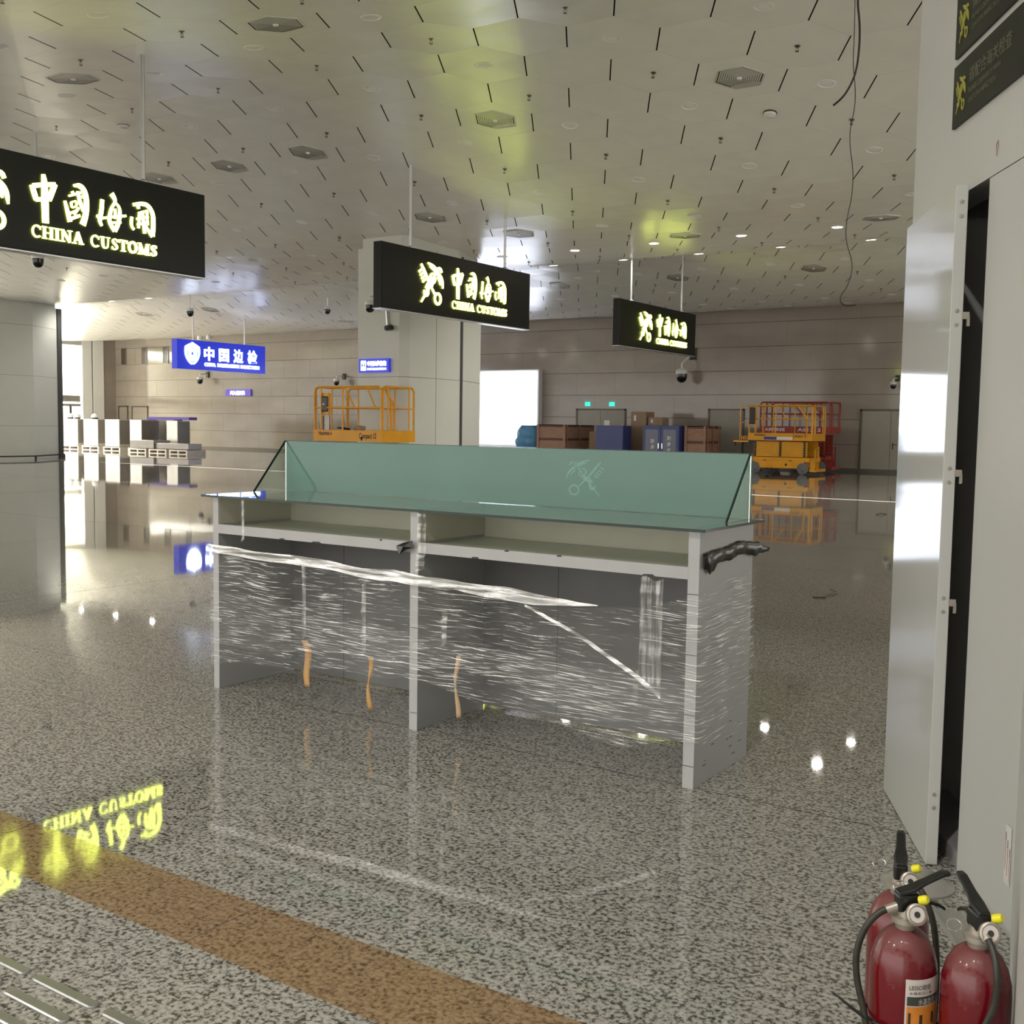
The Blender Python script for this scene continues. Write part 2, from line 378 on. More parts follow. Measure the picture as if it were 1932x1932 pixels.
gl((-40, 4.34), (-.95, 4.42)); gl((-60, 17.6), (-3.5, 17.6), .008); gl((-8.95, 2.47), (-8.95, 43), .006); gl((-60, 31.0), (-9, 31.0), .01)
gl((-12.6, 26), (-12.6, 42.8), .012); gl((-27.5, 4.4), (-27.5, 43), .012); gl((-45, 10.5), (-9, 10.5), .006)
for x in (-3.9, -2.63): gl((x, 2.145), (x, 2.465), .002)
struct(g.build('trim_2', M_groove), 'thin dark joints between the floor slabs', 'floor joint')
j = MB().box((-60, 25.35, 0), (-4, 25.42, .004))
struct(j.build('trim_3', M_joint), 'bright metal expansion strip crossing the far floor', 'floor strip')

# tactile paving bars
bar = None
def bar_mesh():
    q = MB(); L, wd, h = .286, .036, .006; P0 = []; P1 = []
    for cx_, s in ((L/2-wd/2, 0), (-L/2+wd/2, pi)):
        for k in range(9):
            a = -pi/2+pi*k/8+s; P0.append((cx_+cos(a)*wd/2, sin(a)*wd/2)); P1.append((cx_+cos(a)*wd/2*.74, sin(a)*wd/2*.74))
    n = len(P0); q.add([(x,y,0) for x,y in P0]+[(x,y,h*.5) for x,y in P0]+[(x,y,h) for x,y in P1],
        [tuple(range(n-1,-1,-1)), tuple(range(2*n,3*n))]+[(i,(i+1)%n,n+(i+1)%n,n+i) for i in range(n)]+[(n+i,n+(i+1)%n,2*n+(i+1)%n,2*n+i) for i in range(n)])
    return q
proto = bar_mesh().build('tactile_bar', M_steelbar)
k = 0
for row, y in enumerate((1.760, 1.672, 1.584, 1.496)):
    for i in range(7):
        x = -2.662+.318*(1-i)+(0 if row % 2 == 0 else .0)
        p = px((x-.15, y, 0)); p2 = px((x+.15, y, 0))
        if max(p[0], p2[0]) < 2 or min(p[1], p2[1]) > 1928: continue
        o = proto if k == 0 else proto.copy()
        if k: C.objects.link(o)
        o.location = (x, y, .0005); k += 1
        tag(o, 'short brushed steel tactile bar set in the floor at the bottom left', 'tactile bar', 'tactile paving bars')

# ------------------------------------------------------------------ back wall, left wall
wb = MB(); YW = 42.9
DO = [(-25.33, -22.80, 2.40), (-18.90, -17.30, 2.42), (-12.56, -10.2, 2.43), (-58.22, -57.3, 2.44), (-56.93, -55.4, 2.44)]
wins = [(-57.87, -57.42, 4.96, 5.95), (-55.89, -55.48, 4.98, 5.95), (-53.92, -53.48, 4.98, 5.96), (-52.0, -51.6, 4.98, 5.96)]
wb.box((-61, YW, 0), (15, YW+.3, 7.3))
wo = wb.build('wall_back', M_stone); struct(wo, 'long polished beige stone wall at the far end of the hall', 'wall')
gr = MB()
for i in range(7):
    z = .055+.978*i+.01; gr.box((-58.5, YW-.004, z-.009), (15, YW, z+.009))
for i in range(38):
    x = -58.5+1.95*i
    for r_ in range(7):
        xx = x+(0 if r_ % 2 else .97); gr.box((xx-.001, YW-.003, .055+.978*r_), (xx+.001, YW, min(7.2, .055+.978*(r_+1))))
struct(gr.build('trim_4', M_wallgroove), 'dark joints between the stone courses of the far wall', 'wall joint')
struct(MB().box((-58.4, YW-.03, 0), (15, YW, .12)).build('baseboard_back', M_doorframe), 'dark skirting along the far stone wall', 'baseboard')
labs = ['wide double door behind the stacked boxes and left blue cabinet', 'grey-beige door just left of the yellow lift parked at right', 'pair of beige doors at the right end of the far wall', 'narrow pale service door near the far left corner', 'wider pale service door beside the narrow one at far left']
for i, (a, b_, h) in enumerate(DO):
    dm = M_door if i < 3 else M_stone
    t_ = thing('door_%d' % (i+1), labs[i], 'door', ((a+b_)/2, YW, 0)); t_['kind'] = 'structure'; wd = (b_-a)/2
    MB().box((-wd, -.05, 0), (-wd+.07, 0, h)).box((wd-.07, -.05, 0), (wd, 0, h)).box((-wd, -.05, h-.07), (wd, 0, h)).build('door_frame', M_doorframe, t_)
    if i in (0, 2):
        for s in (-1, 1): MB().box((min(s*.01, s*(wd-.08)), -.03, .02), (max(s*.01, s*(wd-.08)), -.002, h-.08)).build('door_leaf', dm, t_)
    else: MB().box((-wd+.08, -.03, .02), (wd-.08, -.002, h-.08)).build('door_leaf', dm, t_)
    if i < 3:
        hx = {0: .12, 1: .45, 2: .10}[i]
        MB().box((hx-.02, -.045, .9), (hx+.02, -.03, 1.15)).bar((hx, -.05, 1.08), (hx+.16, -.05, 1.08), .03).build('door_handle', M_dark, t_)
for i, (a, b_, z0, z1) in enumerate(wins):
    t_ = thing('window_%d' % (i+1), ['first dark slit window from the far left corner', 'second dark slit window from the far left corner', 'third dark slit window from the far left corner', 'fourth slit window half behind the blue sign'][i], 'window', ((a+b_)/2, YW, z0)); t_['kind'] = 'structure'
    hw = (b_-a)/2; MB().box((-hw, -.03, 0), (hw, -.002, z1-z0)).build('window_pane', mat('slit_window_dark', (.07, .06, .05), .3), t_)
    MB().box((-hw-.03, -.05, -.03), (-hw, 0, z1-z0+.03)).box((hw, -.05, -.03), (hw+.03, 0, z1-z0+.03)).box((-hw, -.05, -.03), (hw, 0, 0)).box((-hw, -.05, z1-z0), (hw, 0, z1-z0+.03)).build('window_frame', M_stone, t_)

# lit advertising panel on the far wall
t_ = thing('light_panel', 'large blank glowing white light panel on the far wall', 'light panel', (-29.6, YW, 0))
MB().box((-2.2, -.34, .72), (2.32, -.32, 4.10)).build('screen', M_screen, t_)
MB().box((-2.3, -.31, .60), (2.42, -.002, 4.18)).build('casing', M_camwhite, t_)
MB().box((-2.3, -.40, .52), (2.42, -.02, .60)).build('bottom_rail', M_trimwhite, t_)
# left side wall and bright annex behind its opening
lw = MB().box((-58.9, 42.0, 0), (-58.5, 42.9, 7.2)).build('wall_left', M_stone); struct(lw, 'beige stone return at the far left corner', 'wall')
p1 = MB().box((-59.0, 41.28, 0), (-58.42, 42.0, 7.2)).box((-59.0, 40.55, 0), (-58.45, 41.2, 7.2)).build('wall_left_pier', M_trimwhite); struct(p1, 'bright white double pier beside the far left opening', 'wall')
struct(MB().box((-59.0, 41.2, 0), (-58.5, 41.28, 7.2)).build('trim_5', M_shadowgap), 'shadow gap in the white pier', 'trim')
struct(MB().box((-59.0, 26, 6.0), (-58.5, 40.55, 7.2)).build('wall_left_lintel', M_white2), 'white lintel above the far left opening', 'wall')
an = MB().box((-70, 26, 0), (-69.8, 43.2, 7)).box((-70, 42.9, 0), (-61, 43.1, 7)).box((-70, 26, 6.6), (-59, 43, 6.8)).build('wall_annex', M_annex); struct(an, 'brightly lit white room behind the far left opening', 'wall')
wn = thing('window_5', 'tall glazed screen of the far left opening with grey transoms', 'window', (-58.7, 33.3, 0)); wn['kind'] = 'structure'
MB().box((-.05, -7.2, 2.62), (.05, 7.2, 3.0)).box((-.08, -7.2, 2.35), (.08, 7.2, 2.5)).build('transom', mat('transom_grey', (.25, .24, .21), .5), wn)
MB().box((-.05, 6.5, 0), (.05, 6.62, 2.35)).box((-.05, 4.0, 0), (.05, 4.12, 2.35)).box((-.05, 1.5, 0), (.05, 1.62, 2.35)).build('mullion', M_dark, wn)
MB().box((-.01, -7.2, 3.0), (.01, 7.2, 6.0)).build('window_pane', mat('clear_pane', (.95, .97, .95), .02, trans=1, ior=1.2), wn)

# ------------------------------------------------------------------ columns
def column(nm, poly, lab, ztop, colr, jz):
    t_ = thing(nm, lab, 'column', (poly[0][0], poly[0][1], 0)); ox, oy = poly[0]; loc = [(x-ox, y-oy) for x, y in poly]
    cx_ = sum(p[0] for p in loc)/len(loc); cy_ = sum(p[1] for p in loc)/len(loc)
    MB().prism(loc, 0, ztop).build('cladding', M_colwhite, t_)
    ins = [(cx_+(x-cx_)*colr, cy_+(y-cy_)*colr) for x, y in loc]
    MB().prism(ins, ztop+.002, 6.9).build('collar', M_colwhite, t_)
    q = MB()
    for z in jz:
        for a, b_ in zip(loc, loc[1:]):
            a3, b3 = Vector((*a, z)), Vector((*b_, z)); d = (b3-a3).normalized(); n = Vector((d.y, -d.x, 0))*.002
            q.bar(a3+n, b3+n, .004, .008)
    for a, b_ in zip(loc[:-1], loc[1:]):
        a3, b3 = Vector((*a, 0)), Vector((*b_, 0)); L = (b3-a3).length; d = (b3-a3).normalized(); n = Vector((d.y, -d.x, 0))*.002
        if L > 2: mid = a3+(b3-a3)*.5+n; q.bar(mid, mid+Vector((0,0,ztop)), .008, .004, up=d)
    q.build('panel_joint', M_wallgroove, t_)
    return t_, loc
c1, loc1 = column('column', [(-18.72, 20.85), (-17.38, 20.85), (-17.2, 21.03), (-17.2, 23.16), (-17.9, 25.0), (-19.5, 25.6), (-20.6, 23.5)], 'broad white-clad column behind the raised yellow platform', 5.93, .93, (1.0, 2.75))
q = MB(); d = Vector((-.356, .934, 0))
q.box((1.525, 2.27, 0), (1.545, 2.35, 5.93)); q.build('corner_gap', M_shadowgap, c1)
c2, loc2 = column('column', [(-41.0, 20.6), (-39.78, 21.6), (-39.6, 22.0), (-39.6, 25.3), (-40.5, 27.0), (-42.6, 27.9), (-44.5, 24.0)], 'white-clad column at the left edge with a low black guard rail', 6.05, .965, (1.3, 3.25, 5.2))
MB().box((.40, 6.30, 0), (.60, 6.50, 6.04)).build('corner_gap', M_shadowgap, c2)
q = MB(); ring = [(x*1.0+(.35 if i in (1,2,3) else -.1), y+(.25 if i > 3 else -.2)) for i, (x, y) in enumerate(loc2)]
for a, b_ in zip(ring[:5], ring[1:6]): q.bar((*a, .13), (*b_, .13), .05, .05); q.bar((*b_, 0), (*b_, .13), .06)
q.build('guard_rail', M_dark, c2)

# ------------------------------------------------------------------ right enclosure: wall, open panel
n30 = Vector((-sin(R(30)), cos(R(30))))          # along the wall, away from the camera
A = Vector((-.792, 4.112)); D_ = Vector((-.866, -.5)).normalized(); D_ = Vector((-cos(R(30)), -sin(R(30))))
P_ = lambda t: A+n30*t
far = P_(.902); cor = P_(-.508)
inn = -D_                                          # into the enclosure
def slab(mb, a, b_, z0, z1, th): mb.prism([tuple(a), tuple(b_), tuple(b_+inn*th), tuple(a+inn*th)], z0, z1)
q = MB(); slab(q, far, cor, 2.478, 7.15, .12); slab(q, far, P_(.895), 0, 2.478, .12)
struct(q.build('wall_right_front', M_white2), 'tall white enclosure wall at the right edge', 'wall')
q = MB(); slab(q, P_(-.001), cor, .0, 2.474, .05)
struct(q.build('wall_right_panel', M_white2), 'white full-height wall panel right of the open door', 'wall')
e2 = Vector((.155, -.988))
q = MB(); a = cor; b_ = cor+e2*4.2; nn_ = Vector((.988, .155)); q.prism([tuple(a), tuple(b_), tuple(b_+nn_*.1), tuple(a+nn_*.1)], 0, 7.15)
struct(q.build('wall_right_near', M_white2), 'white side face of the enclosure nearest the camera', 'wall')
q = MB(); b_ = far+Vector((.866, .5))*2.6; q.prism([tuple(far+inn*.121), tuple(b_), tuple(b_+n30*-.12), tuple(far+inn*.121-n30*.12)], 0, 7.15)
struct(q.build('wall_right_end', M_white2), 'far end face of the white enclosure', 'wall')
q = MB(); slab(q, P_(.86)+inn*.13, P_(.82)+inn*.13, 0, 2.9, .9); slab(q, P_(-.45)+inn*.06, P_(-.48)+inn*.06, 0, 2.9, .95); slab(q, P_(.86)+inn*1.0, P_(-.48)+inn*1.0, 0, 2.9, .04); slab(q, P_(.35)+inn*.3, P_(.30)+inn*.3, 0, 2.9, .7)  # slabs added to shut hall light out of the door gap, coloured dark
struct(q.build('wall_inner', M_plaster), 'dark lining inside the open door, closed in to keep light out', 'wall')
q = MB(); slab(q, P_(.86)+inn*.02, P_(-.35)+inn*.02, 0, .055, .2)
struct(q.build('trim_6', M_lam), 'grey threshold plate under the open door', 'trim')
struct(MB().prism([tuple(P_(.9)+inn*.13), tuple(cor+inn*.13), tuple(cor+inn*1.04), tuple(P_(.9)+inn*1.04)], 2.9, 2.95).build('wall_inner_top', M_plenum), 'dark lid added over the enclosure lining to keep light out', 'wall')
# leaf, hinged at the far end
near = Vector((-.9045, 4.129)); fe = Vector((-1.268, 4.906)); ld = (fe-near).normalized(); ln = Vector((ld.y, -ld.x))
dl = thing('door_6', 'glossy white tall door panel standing slightly open at right', 'door', (fe.x, fe.y, 0)); dl['kind'] = 'structure'
L = (fe-near).length; rot = lambda u_, v_: tuple(-ld*(L-u_)*1.0+ln*v_) if False else tuple((near-fe)+ld*u_+ln*v_)
q = MB(); q.prism([rot(0, 0), rot(L, 0), rot(L, .042), rot(0, .042)], .004, 2.468); q.build('door_leaf', M_white, dl, bevel=.002)
for z in (.22, .95, 1.42, 1.98, 2.36):
    q = MB()
    for dz in (0, .05): q.lathe([(.0, .0), (.007, .0), (.007, .003), (.004, .0035), (0, .0035)], (*rot(0, .02), z+dz), 10, tuple(-ld)+(0,))
    if z in (.95, 1.42, 1.98): q.prism([rot(-.001, .038), rot(.012, .038), rot(.012, .064), rot(-.001, .064)], z+.02, z+.045).prism([rot(-.001, .056), rot(.012, .056), rot(.012, .066), rot(-.001, .066)], z-.005, z+.03)
    q.build('hook_bracket', M_valve, dl)
# marks
fr = frame((*(P_(0)+D_*.002), 0), tuple(-n30)+(0,))
mk = MB(); strokes(mk, [[(-.0, 0, .001), (.0, .001, .001)]], fr, .0005)
def on_wall(ss, m, nm, lab, cat, th=.0006):
    q = MB(); strokes(q, ss, fr, th, 0); o = q.build(nm, m); return tag(o, lab, cat)
u0 = .12-.065
on_wall([[(.052, 2.575, .0015), (.070, 2.585, .0012), (.073, 2.57, .0012), (.060, 2.535, .0015), (.052, 2.575, .0012)]], M_ink, 'ink_mark', 'small hand drawn triangle mark high on the white wall', 'mark')
lb = thing('paper_label', 'small worn paper label with red and black streaks on white panel', 'label', (0, 0, 0))
q = MB()
for i, s_ in enumerate((.442, .458, .476)):
    strokes(q, [[(s_, .245-.022*i+.05, .0018), (s_+.001, .205-.018*i, .0012)]], fr, .0006, 0)
q.build('red_streak', M_ink, lb)
q = MB()
for i, s_ in enumerate((.442, .458, .476)): strokes(q, [[(s_-.0005, .325-.022*i, .002), (s_, .297-.022*i, .0022)]], fr, .0008, 0)
q.build('black_streak', M_scuff, lb)
q = MB(); strokes(q, [[(.46, .35, .024), (.46, .16, .024)]], fr, .0003, 0); q.build('paper', mat('worn_paper', (.60, .59, .55), .6), lb)

# ------------------------------------------------------------------ lettering data (hall's overhead signs)
ZH = {'zhong': [[(2.489,4.879,.025),(2.503,4.787,.045),(2.507,4.497,.055),(2.511,4.235,.05)],[(2.315,4.708,.034),(2.357,4.586,.041),(2.38,4.518,.034)],[(2.335,4.698,.036),(2.505,4.747,.028),(2.667,4.771,.036)],[(2.667,4.781,.034),(2.61,4.661,.042),(2.567,4.551,.038)],[(2.372,4.524,.03),(2.567,4.563,.03)]],
'guo': [[(2.948,4.815,.018),(3.051,4.837,.039),(3.131,4.763,.036),(3.151,4.608,.041),(3.136,4.455,.042),(3.081,4.302,.048)],[(2.808,4.586,.018),(2.844,4.451,.03),(2.882,4.311,.034)],[(2.921,4.732,.02),(2.946,4.692,.016)],[(2.872,4.661,.016),(3.061,4.738,.02)],[(3.006,4.748,.018),(3.042,4.604,.026),(3.102,4.491,.028)],[(2.904,4.58,.013),(2.99,4.618,.013),(2.989,4.538,.013),(2.91,4.504,.013),(2.904,4.577,.013)],[(2.877,4.424,.018),(3.002,4.489,.016)],[(2.893,4.355,.024),(3.038,4.421,.022)],[(3.071,4.703,.016),(3.095,4.674,.018)],[(3.02,4.525,.016),(2.949,4.424,.018)]],
'hai': [[(3.402,4.705,.03),(3.385,4.526,.034),(3.347,4.413,.03),(3.389,4.335,.018)],[(3.307,4.46,.021),(3.414,4.447,.018)],[(3.556,4.814,.04),(3.609,4.749,.03),(3.618,4.704,.021),(3.552,4.616,.023),(3.523,4.511,.028),(3.509,4.424,.028),(3.557,4.346,.03),(3.602,4.299,.034)],[(3.602,4.299,.034),(3.663,4.402,.03),(3.695,4.547,.027),(3.685,4.646,.02),(3.627,4.694,.011)],[(3.333,4.423,.016),(3.55,4.489,.021),(3.795,4.541,.018)],[(3.607,4.61,.018),(3.617,4.549,.022),(3.605,4.47,.016)],[(3.522,4.403,.018),(3.706,4.432,.016)]],
'guan': [[(3.922,4.723,.025),(4.05,4.76,.03),(4.176,4.766,.032),(4.268,4.657,.034),(4.274,4.498,.038),(4.257,4.319,.036)],[(4.19,4.37,.016),(4.251,4.318,.03)],[(3.895,4.545,.023),(3.88,4.42,.021),(3.93,4.365,.018)],[(3.987,4.765,.023),(4.016,4.679,.024)],[(4.01,4.614,.018),(4.165,4.675,.02)],[(3.976,4.527,.018),(4.183,4.592,.018)],[(4.077,4.657,.02),(4.098,4.486,.024),(4.115,4.338,.023)],[(3.988,4.445,.018),(4.182,4.519,.018)],[(4.159,4.668,.018),(4.168,4.465,.016)],[(4.023,4.601,.016),(4.007,4.4,.018)],[(4.123,4.458,.018),(4.199,4.371,.02)]]}
# customs emblem: key and winged snake staff crossed, local unit box (0..1, 0..1)
def arc(cx_, cy_, rx, ry, a0, a1, h, n=10): return [(cx_+rx*cos(R(a0+(a1-a0)*i/n)), cy_+ry*sin(R(a0+(a1-a0)*i/n)), h) for i in range(n+1)]
EM = [[(.09,.94,.03),(.20,.80,.05),(.33,.62,.045),(.46,.46,.032),(.66,.24,.03)], arc(.78,.14,.125,.135,0,360,.034,16),
      [(.10,.80,.028),(.0,.735,.028)],[(.15,.72,.028),(.05,.655,.028)],[(.20,.64,.028),(.10,.575,.028)],[(.25,.57,.03),(.15,.50,.03)],
      [(.10,.0,.022),(.24,.17,.028),(.38,.34,.028),(.55,.56,.028),(.70,.80,.03)], arc(.735,.86,.045,.05,0,360,.026,8),
      [(.24,.30,.04),(.22,.22,.04),(.32,.17,.045),(.38,.26,.04),(.34,.38,.045),(.42,.44,.045),(.52,.42,.045),(.53,.55,.04),(.45,.64,.035),(.50,.74,.03),(.60,.76,.025)],
      [(.28,.36,.03),(.40,.52,.035),(.56,.50,.03),(.66,.58,.03),(.64,.68,.028),(.56,.66,.02)],
      [(.36,1.0,.015),(.50,.96,.04),(.64,.90,.05),(.72,.82,.04)], [(.44,.92,.015),(.56,.88,.03),(.68,.82,.03)],
      [(.98,.42,.012),(.96,.58,.04),(.88,.70,.055),(.76,.78,.045)], [(.88,.50,.012),(.85,.60,.03),(.76,.70,.035)], [(.80,.92,.03),(.88,.90,.035),(.92,.82,.03)]]
def emblem(x0, y0, w_, h_): return [[(x0+x*w_, y0+y*h_, h*(w_+h_)/2) for x, y, h in s] for s in EM]
# plain bracketed serif capitals, unit height
tk, tn = .105, .038
def sf(x, y, w_=.17): return [(x-w_/2, y, tn), (x+w_/2, y, tn)]
GL = {'C': (.80, [arc(.42,.5,.33,.46,50,310,.07,14), [(.70,.66,.03),(.70,.93,.045)], [(.70,.16,.03),(.68,.10,.03)]]),
 'H': (.98, [[(.22,0,tk),(.22,1,tk)],[(.76,0,tk),(.76,1,tk)],[(.22,.5,tn),(.76,.5,tn)],sf(.22,.04,.38),sf(.22,.96,.38),sf(.76,.04,.38),sf(.76,.96,.38)]),
 'I': (.48, [[(.24,0,tk),(.24,1,tk)],sf(.24,.04,.38),sf(.24,.96,.38)]),
 'N': (.98, [[(.20,0,tn),(.20,1,tn)],[(.80,0,tn),(.80,1,tn)],[(.20,.98,tk*.8),(.78,.02,tk*.8)],sf(.20,.04,.34),sf(.16,.96,.26),sf(.80,.96,.34)]),
 'A': (.92, [[(.17,.03,tn),(.46,1,tn)],[(.45,1,tk*.85),(.76,.03,tk)],[(.25,.32,tn),(.64,.32,tn)],sf(.17,.04,.30),sf(.76,.04,.34)]),
 'U': (.92, [[(.23,1,tk),(.23,.3,tk),(.34,.06,.07),(.54,.05,.055),(.68,.2,tn),(.71,1,tn)],sf(.23,.96,.36),sf(.71,.96,.30)]),
 'S': (.68, [[(.57,.80,.04),(.46,.94,.05),(.28,.93,.06),(.15,.77,.075),(.26,.60,.085),(.45,.46,.09),(.56,.27,.08),(.44,.08,.06),(.25,.06,.05),(.12,.20,.04)],[(.57,.72,.03),(.57,.95,.03)],[(.12,.05,.03),(.12,.30,.03)]]),
 'T': (.80, [[(.40,0,tk),(.40,1,tk)],[(.06,.95,.045),(.74,.95,.045)],[(.07,.72,.03),(.06,.97,.035)],[(.73,.72,.03),(.74,.97,.035)],sf(.40,.04,.38)]),
 'O': (.86, [arc(.43,.5,.32,.45,0,360,.085,20)]),
 'M': (1.12, [[(.18,0,tn),(.20,1,tn)],[(.90,0,tk),(.90,1,tk)],[(.22,.98,tk*.8),(.54,.05,tk*.7)],[(.54,.05,tn),(.88,.98,tn)],sf(.18,.04,.30),sf(.15,.96,.26),sf(.90,.04,.38),sf(.94,.96,.30)])}
def latin(txt, x0, x1, y0, h):
    adv = sum(GL[c][0] if c != ' ' else .62 for c in txt); k = (x1-x0)/adv; out = []; x = x0
    for c in txt:
        if c == ' ': x += .62*k; continue
        for s_ in GL[c][1]: out.append([(x+a*k, y0+b_*h, hh*(k+h)/2) for a, b_, hh in s_])
        x += GL[c][0]*k
    return out
def customs_sign(xf, y0, lab, ry, yl=5.25):
    t_ = thing('hanging_sign', lab, 'sign', (xf, y0, 0), 0, None)
    MB().box((-.20, 0, 3.83), (0, yl, 5.10)).build('case', [M_blackcase], t_, bevel=.008)
    MB().box((0, .03, 3.86), (.004, yl-.03, 5.07)).build('face', M_blackbox, t_)
    MB().box((-.205, -.004, 3.812), (.006, yl+.004, 3.829)).build('bottom_trim', M_rod, t_)
    f = frame((.010, 0, 0), (0, 1, 0))
    q = MB()
    for k_, v in ZH.items(): strokes(q, [[(a-.06, b_, c*.92) for a, b_, c in s_] for s_ in v], f, .02)
    q.build('chinese_lettering', M_glow, t_)
    for wd_, a_, b_ in (('CHINA', 2.24, 3.02), ('CUSTOMS', 3.14, 4.27)): q = MB(); strokes(q, latin(wd_, a_, b_, 4.025, .165), f, .02, 1); q.build('latin_lettering', M_glow, t_)
    q = MB(); strokes(q, emblem(1.13, 4.06, .80, .80), f, .02, 1); q.build('emblem', M_glow, t_)
    for y in ry:
        q = MB(); q.tube([(-.10, y, 5.10), (-.10, y, zc(y0+y)+.03)], .028, 10); q.lathe([(0, 0), (.075, 0), (.075, .02), (.03, .05), (0, .05)], (-.10, y, 5.10), 14); q.build('hanger_rod', M_rod, t_, smooth=True)
    return t_
customs_sign(-13.70, 6.51, 'nearest black overhead sign with glowing yellow customs lettering, cut off at left', (1.1, 4.14), 5.2)
customs_sign(-14.03, 16.28, 'middle black overhead sign with glowing yellow emblem, in front of the column', (1.0, 4.35))
customs_sign(-14.42, 26.62, 'farthest black overhead sign with glowing yellow lettering, right of centre', (.85, 4.1), 4.95)
def face_text(t_, f, items):
    for nm, body, x, y, wd, size, m in items:
        text_obj(nm, body, size, m, t_, f @ Matrix.Translation((x, y, 0)), .006, 'LEFT', wd)
# blue border inspection sign
t_ = thing('hanging_sign', 'blue glowing overhead sign with shield emblem and white Chinese lettering', 'sign', (-38.2, 31.1, 0))
MB().box((-.35, 0, 3.82), (0, 5.05, 5.08)).build('case', M_bluecase, t_)
f = frame((.012, 0, 0), (0, 1, 0))
q = MB(); strokes(q, [[(.42,4.72,.07),(.62,4.80,.10),(.8,4.86,.10),(.98,4.80,.10),(1.18,4.72,.07)], [(.46,4.72,.07),(.46,4.5,.08),(.58,4.25,.09),(.80,4.08,.10),(1.02,4.25,.09),(1.14,4.5,.08),(1.14,4.72,.07)], arc(.8,4.5,.17,.17,0,360,.09,12), [(.8,4.9,.06),(.8,4.98,.05)]], f, .02, 1); q.build('emblem', M_glowwhite, t_)
q = MB(); strokes(q, [[(.56,4.60,.03),(.52,4.48,.035),(.6,4.38,.03)], [(1.04,4.60,.03),(1.08,4.48,.035),(1.0,4.38,.03)], [(.68,4.20,.03),(.8,4.13,.03),(.92,4.20,.03)], [(.7,4.68,.02),(.8,4.72,.02),(.9,4.68,.02)]], frame((.034, 0, 0), (0, 1, 0)), .006, 1); q.build('emblem_detail', M_glowteal, t_)
for i, ch in enumerate('中国边检'): text_obj('chinese_lettering', ch, .62, M_glowwhite, t_, f @ Matrix.Translation((1.45+.84*i, 4.30, 0)), .012, 'LEFT', .56, .016)
for wd_, a_, b_ in (('CHINA', 1.47, .62), ('IMMIGRATION', 2.2, 1.25), ('INSPECTION', 3.55, 1.12)): text_obj('latin_lettering', wd_, .20, M_glowwhite, t_, f @ Matrix.Translation((a_, 4.00, 0)), .012, 'LEFT', b_, .008)
for y in (1.0, 3.95): MB().tube([(-.17, y, 5.08), (-.17, y, zc(31.1+y)+.03)], .03, 8).build('hanger_rod', M_rod, t_, smooth=True)
# small blue sign on the column
t_ = thing('wall_sign', 'small blue lit sign mounted on the left face of the middle column', 'sign', (-18.62, 20.85, 0))
MB().box((0, -.08, 2.86), (.98, -.005, 3.20)).build('case', M_bluecase, t_)
f = frame((0, -.081, 0), (1, 0, 0)); q = MB(); strokes(q, [[(.08, 3.03, .12), (.24, 3.03, .12)]], f, .006, 0); q.build('pictogram_tile', M_glowwhite, t_)
q = MB(); strokes(q, [[(.12, 3.08, .02), (.12, 3.0, .02)], [(.20, 3.08, .02), (.20, 3.0, .02)], [(.11, 2.95, .012), (.16, 2.95, .012)]], frame((0, -.09, 0), (1, 0, 0)), .004, 0); q.build('pictogram', M_stickerblue, t_)
text_obj('chinese_lettering', '中国边检咨询', .13, M_glowwhite, t_, f @ Matrix.Translation((.28, 3.03, 0)), .004, 'LEFT', .62, .004)
text_obj('latin_lettering', 'INFORMATION', .07, M_glowwhite, t_, f @ Matrix.Translation((.28, 2.92, 0)), .004, 'LEFT', .62, .003)
# small violet sign on the far wall
t_ = thing('wall_sign', 'tiny violet-blue lit sign on the far wall below the blue sign', 'sign', (-48.45, 42.9, 0))
MB().box((0, -.1, 3.03), (2.05, -.005, 3.40)).build('case', mat('violet_case', (.1, .05, .4), .4, emit=(.05, .03, .30), es=.3), t_)
text_obj('chinese_lettering', '出入境边检', .24, M_glowwhite, t_, frame((0, -.101, 0), (1, 0, 0)) @ Matrix.Translation((.4, 3.1, 0)), .004, 'LEFT', 1.2, .012)
# exit signs
for i, x in enumerate((-24.74, -23.5)):
    t_ = thing('exit_sign', ['left green exit light above the wide double door', 'right green exit light above the wide double door'][i], 'exit sign', (x, 42.9, 2.52))
    MB().box((-.12, -.06, 0), (.12, -.002, .17)).build('case', M_exit, t_)
    q = MB(); strokes(q, [[(-.06,.03,.012),(-.02,.08,.014),(.0,.12,.014)],[(-.02,.08,.01),(.04,.03,.012)],[(.05,.03,.008),(.05,.14,.008)]], frame((0, -.061, 0), (1, 0, 0)), .003, 0); q.build('running_figure', M_txtwhite, t_)

# black signs on the enclosure wall
for i, (z0, z1) in enumerate(((2.742, 2.968), (3.000, 3.226))):
    t_ = thing('wall_sign', ['lower black notice sign with dull gold customs emblem on white wall', 'upper black notice sign with dull gold emblem, cut off by the top right corner'][i], 'sign', (*(P_(.397)), 0))
    q = MB(); a = Vector((0, 0)); b_ = -n30*.88; q.prism([tuple(a+D_*.012), tuple(b_+D_*.012), tuple(b_+D_*.001), tuple(a+D_*.001)], z0, z1); q.build('plate', M_blackcase, t_)
    f = frame((*(D_*.0125), 0), tuple(-n30)+(0,))
    q = MB(); strokes(q, emblem(.035, z0+.045, .105, .125), f, .002, 1); q.build('emblem', M_gold, t_)
    for k_, (bd, yy, sz) in enumerate((('请配合海关检查' if i == 0 else '请接受海关检查', .125, .058), ('PLEASE COOPERATE WITH', .085, .026), ('CUSTOMS INSPECTION', .05, .026))):
        text_obj('lettering', bd, sz, M_greyprint, t_, f @ Matrix.Translation((.17, z0+yy, 0)), .0006)

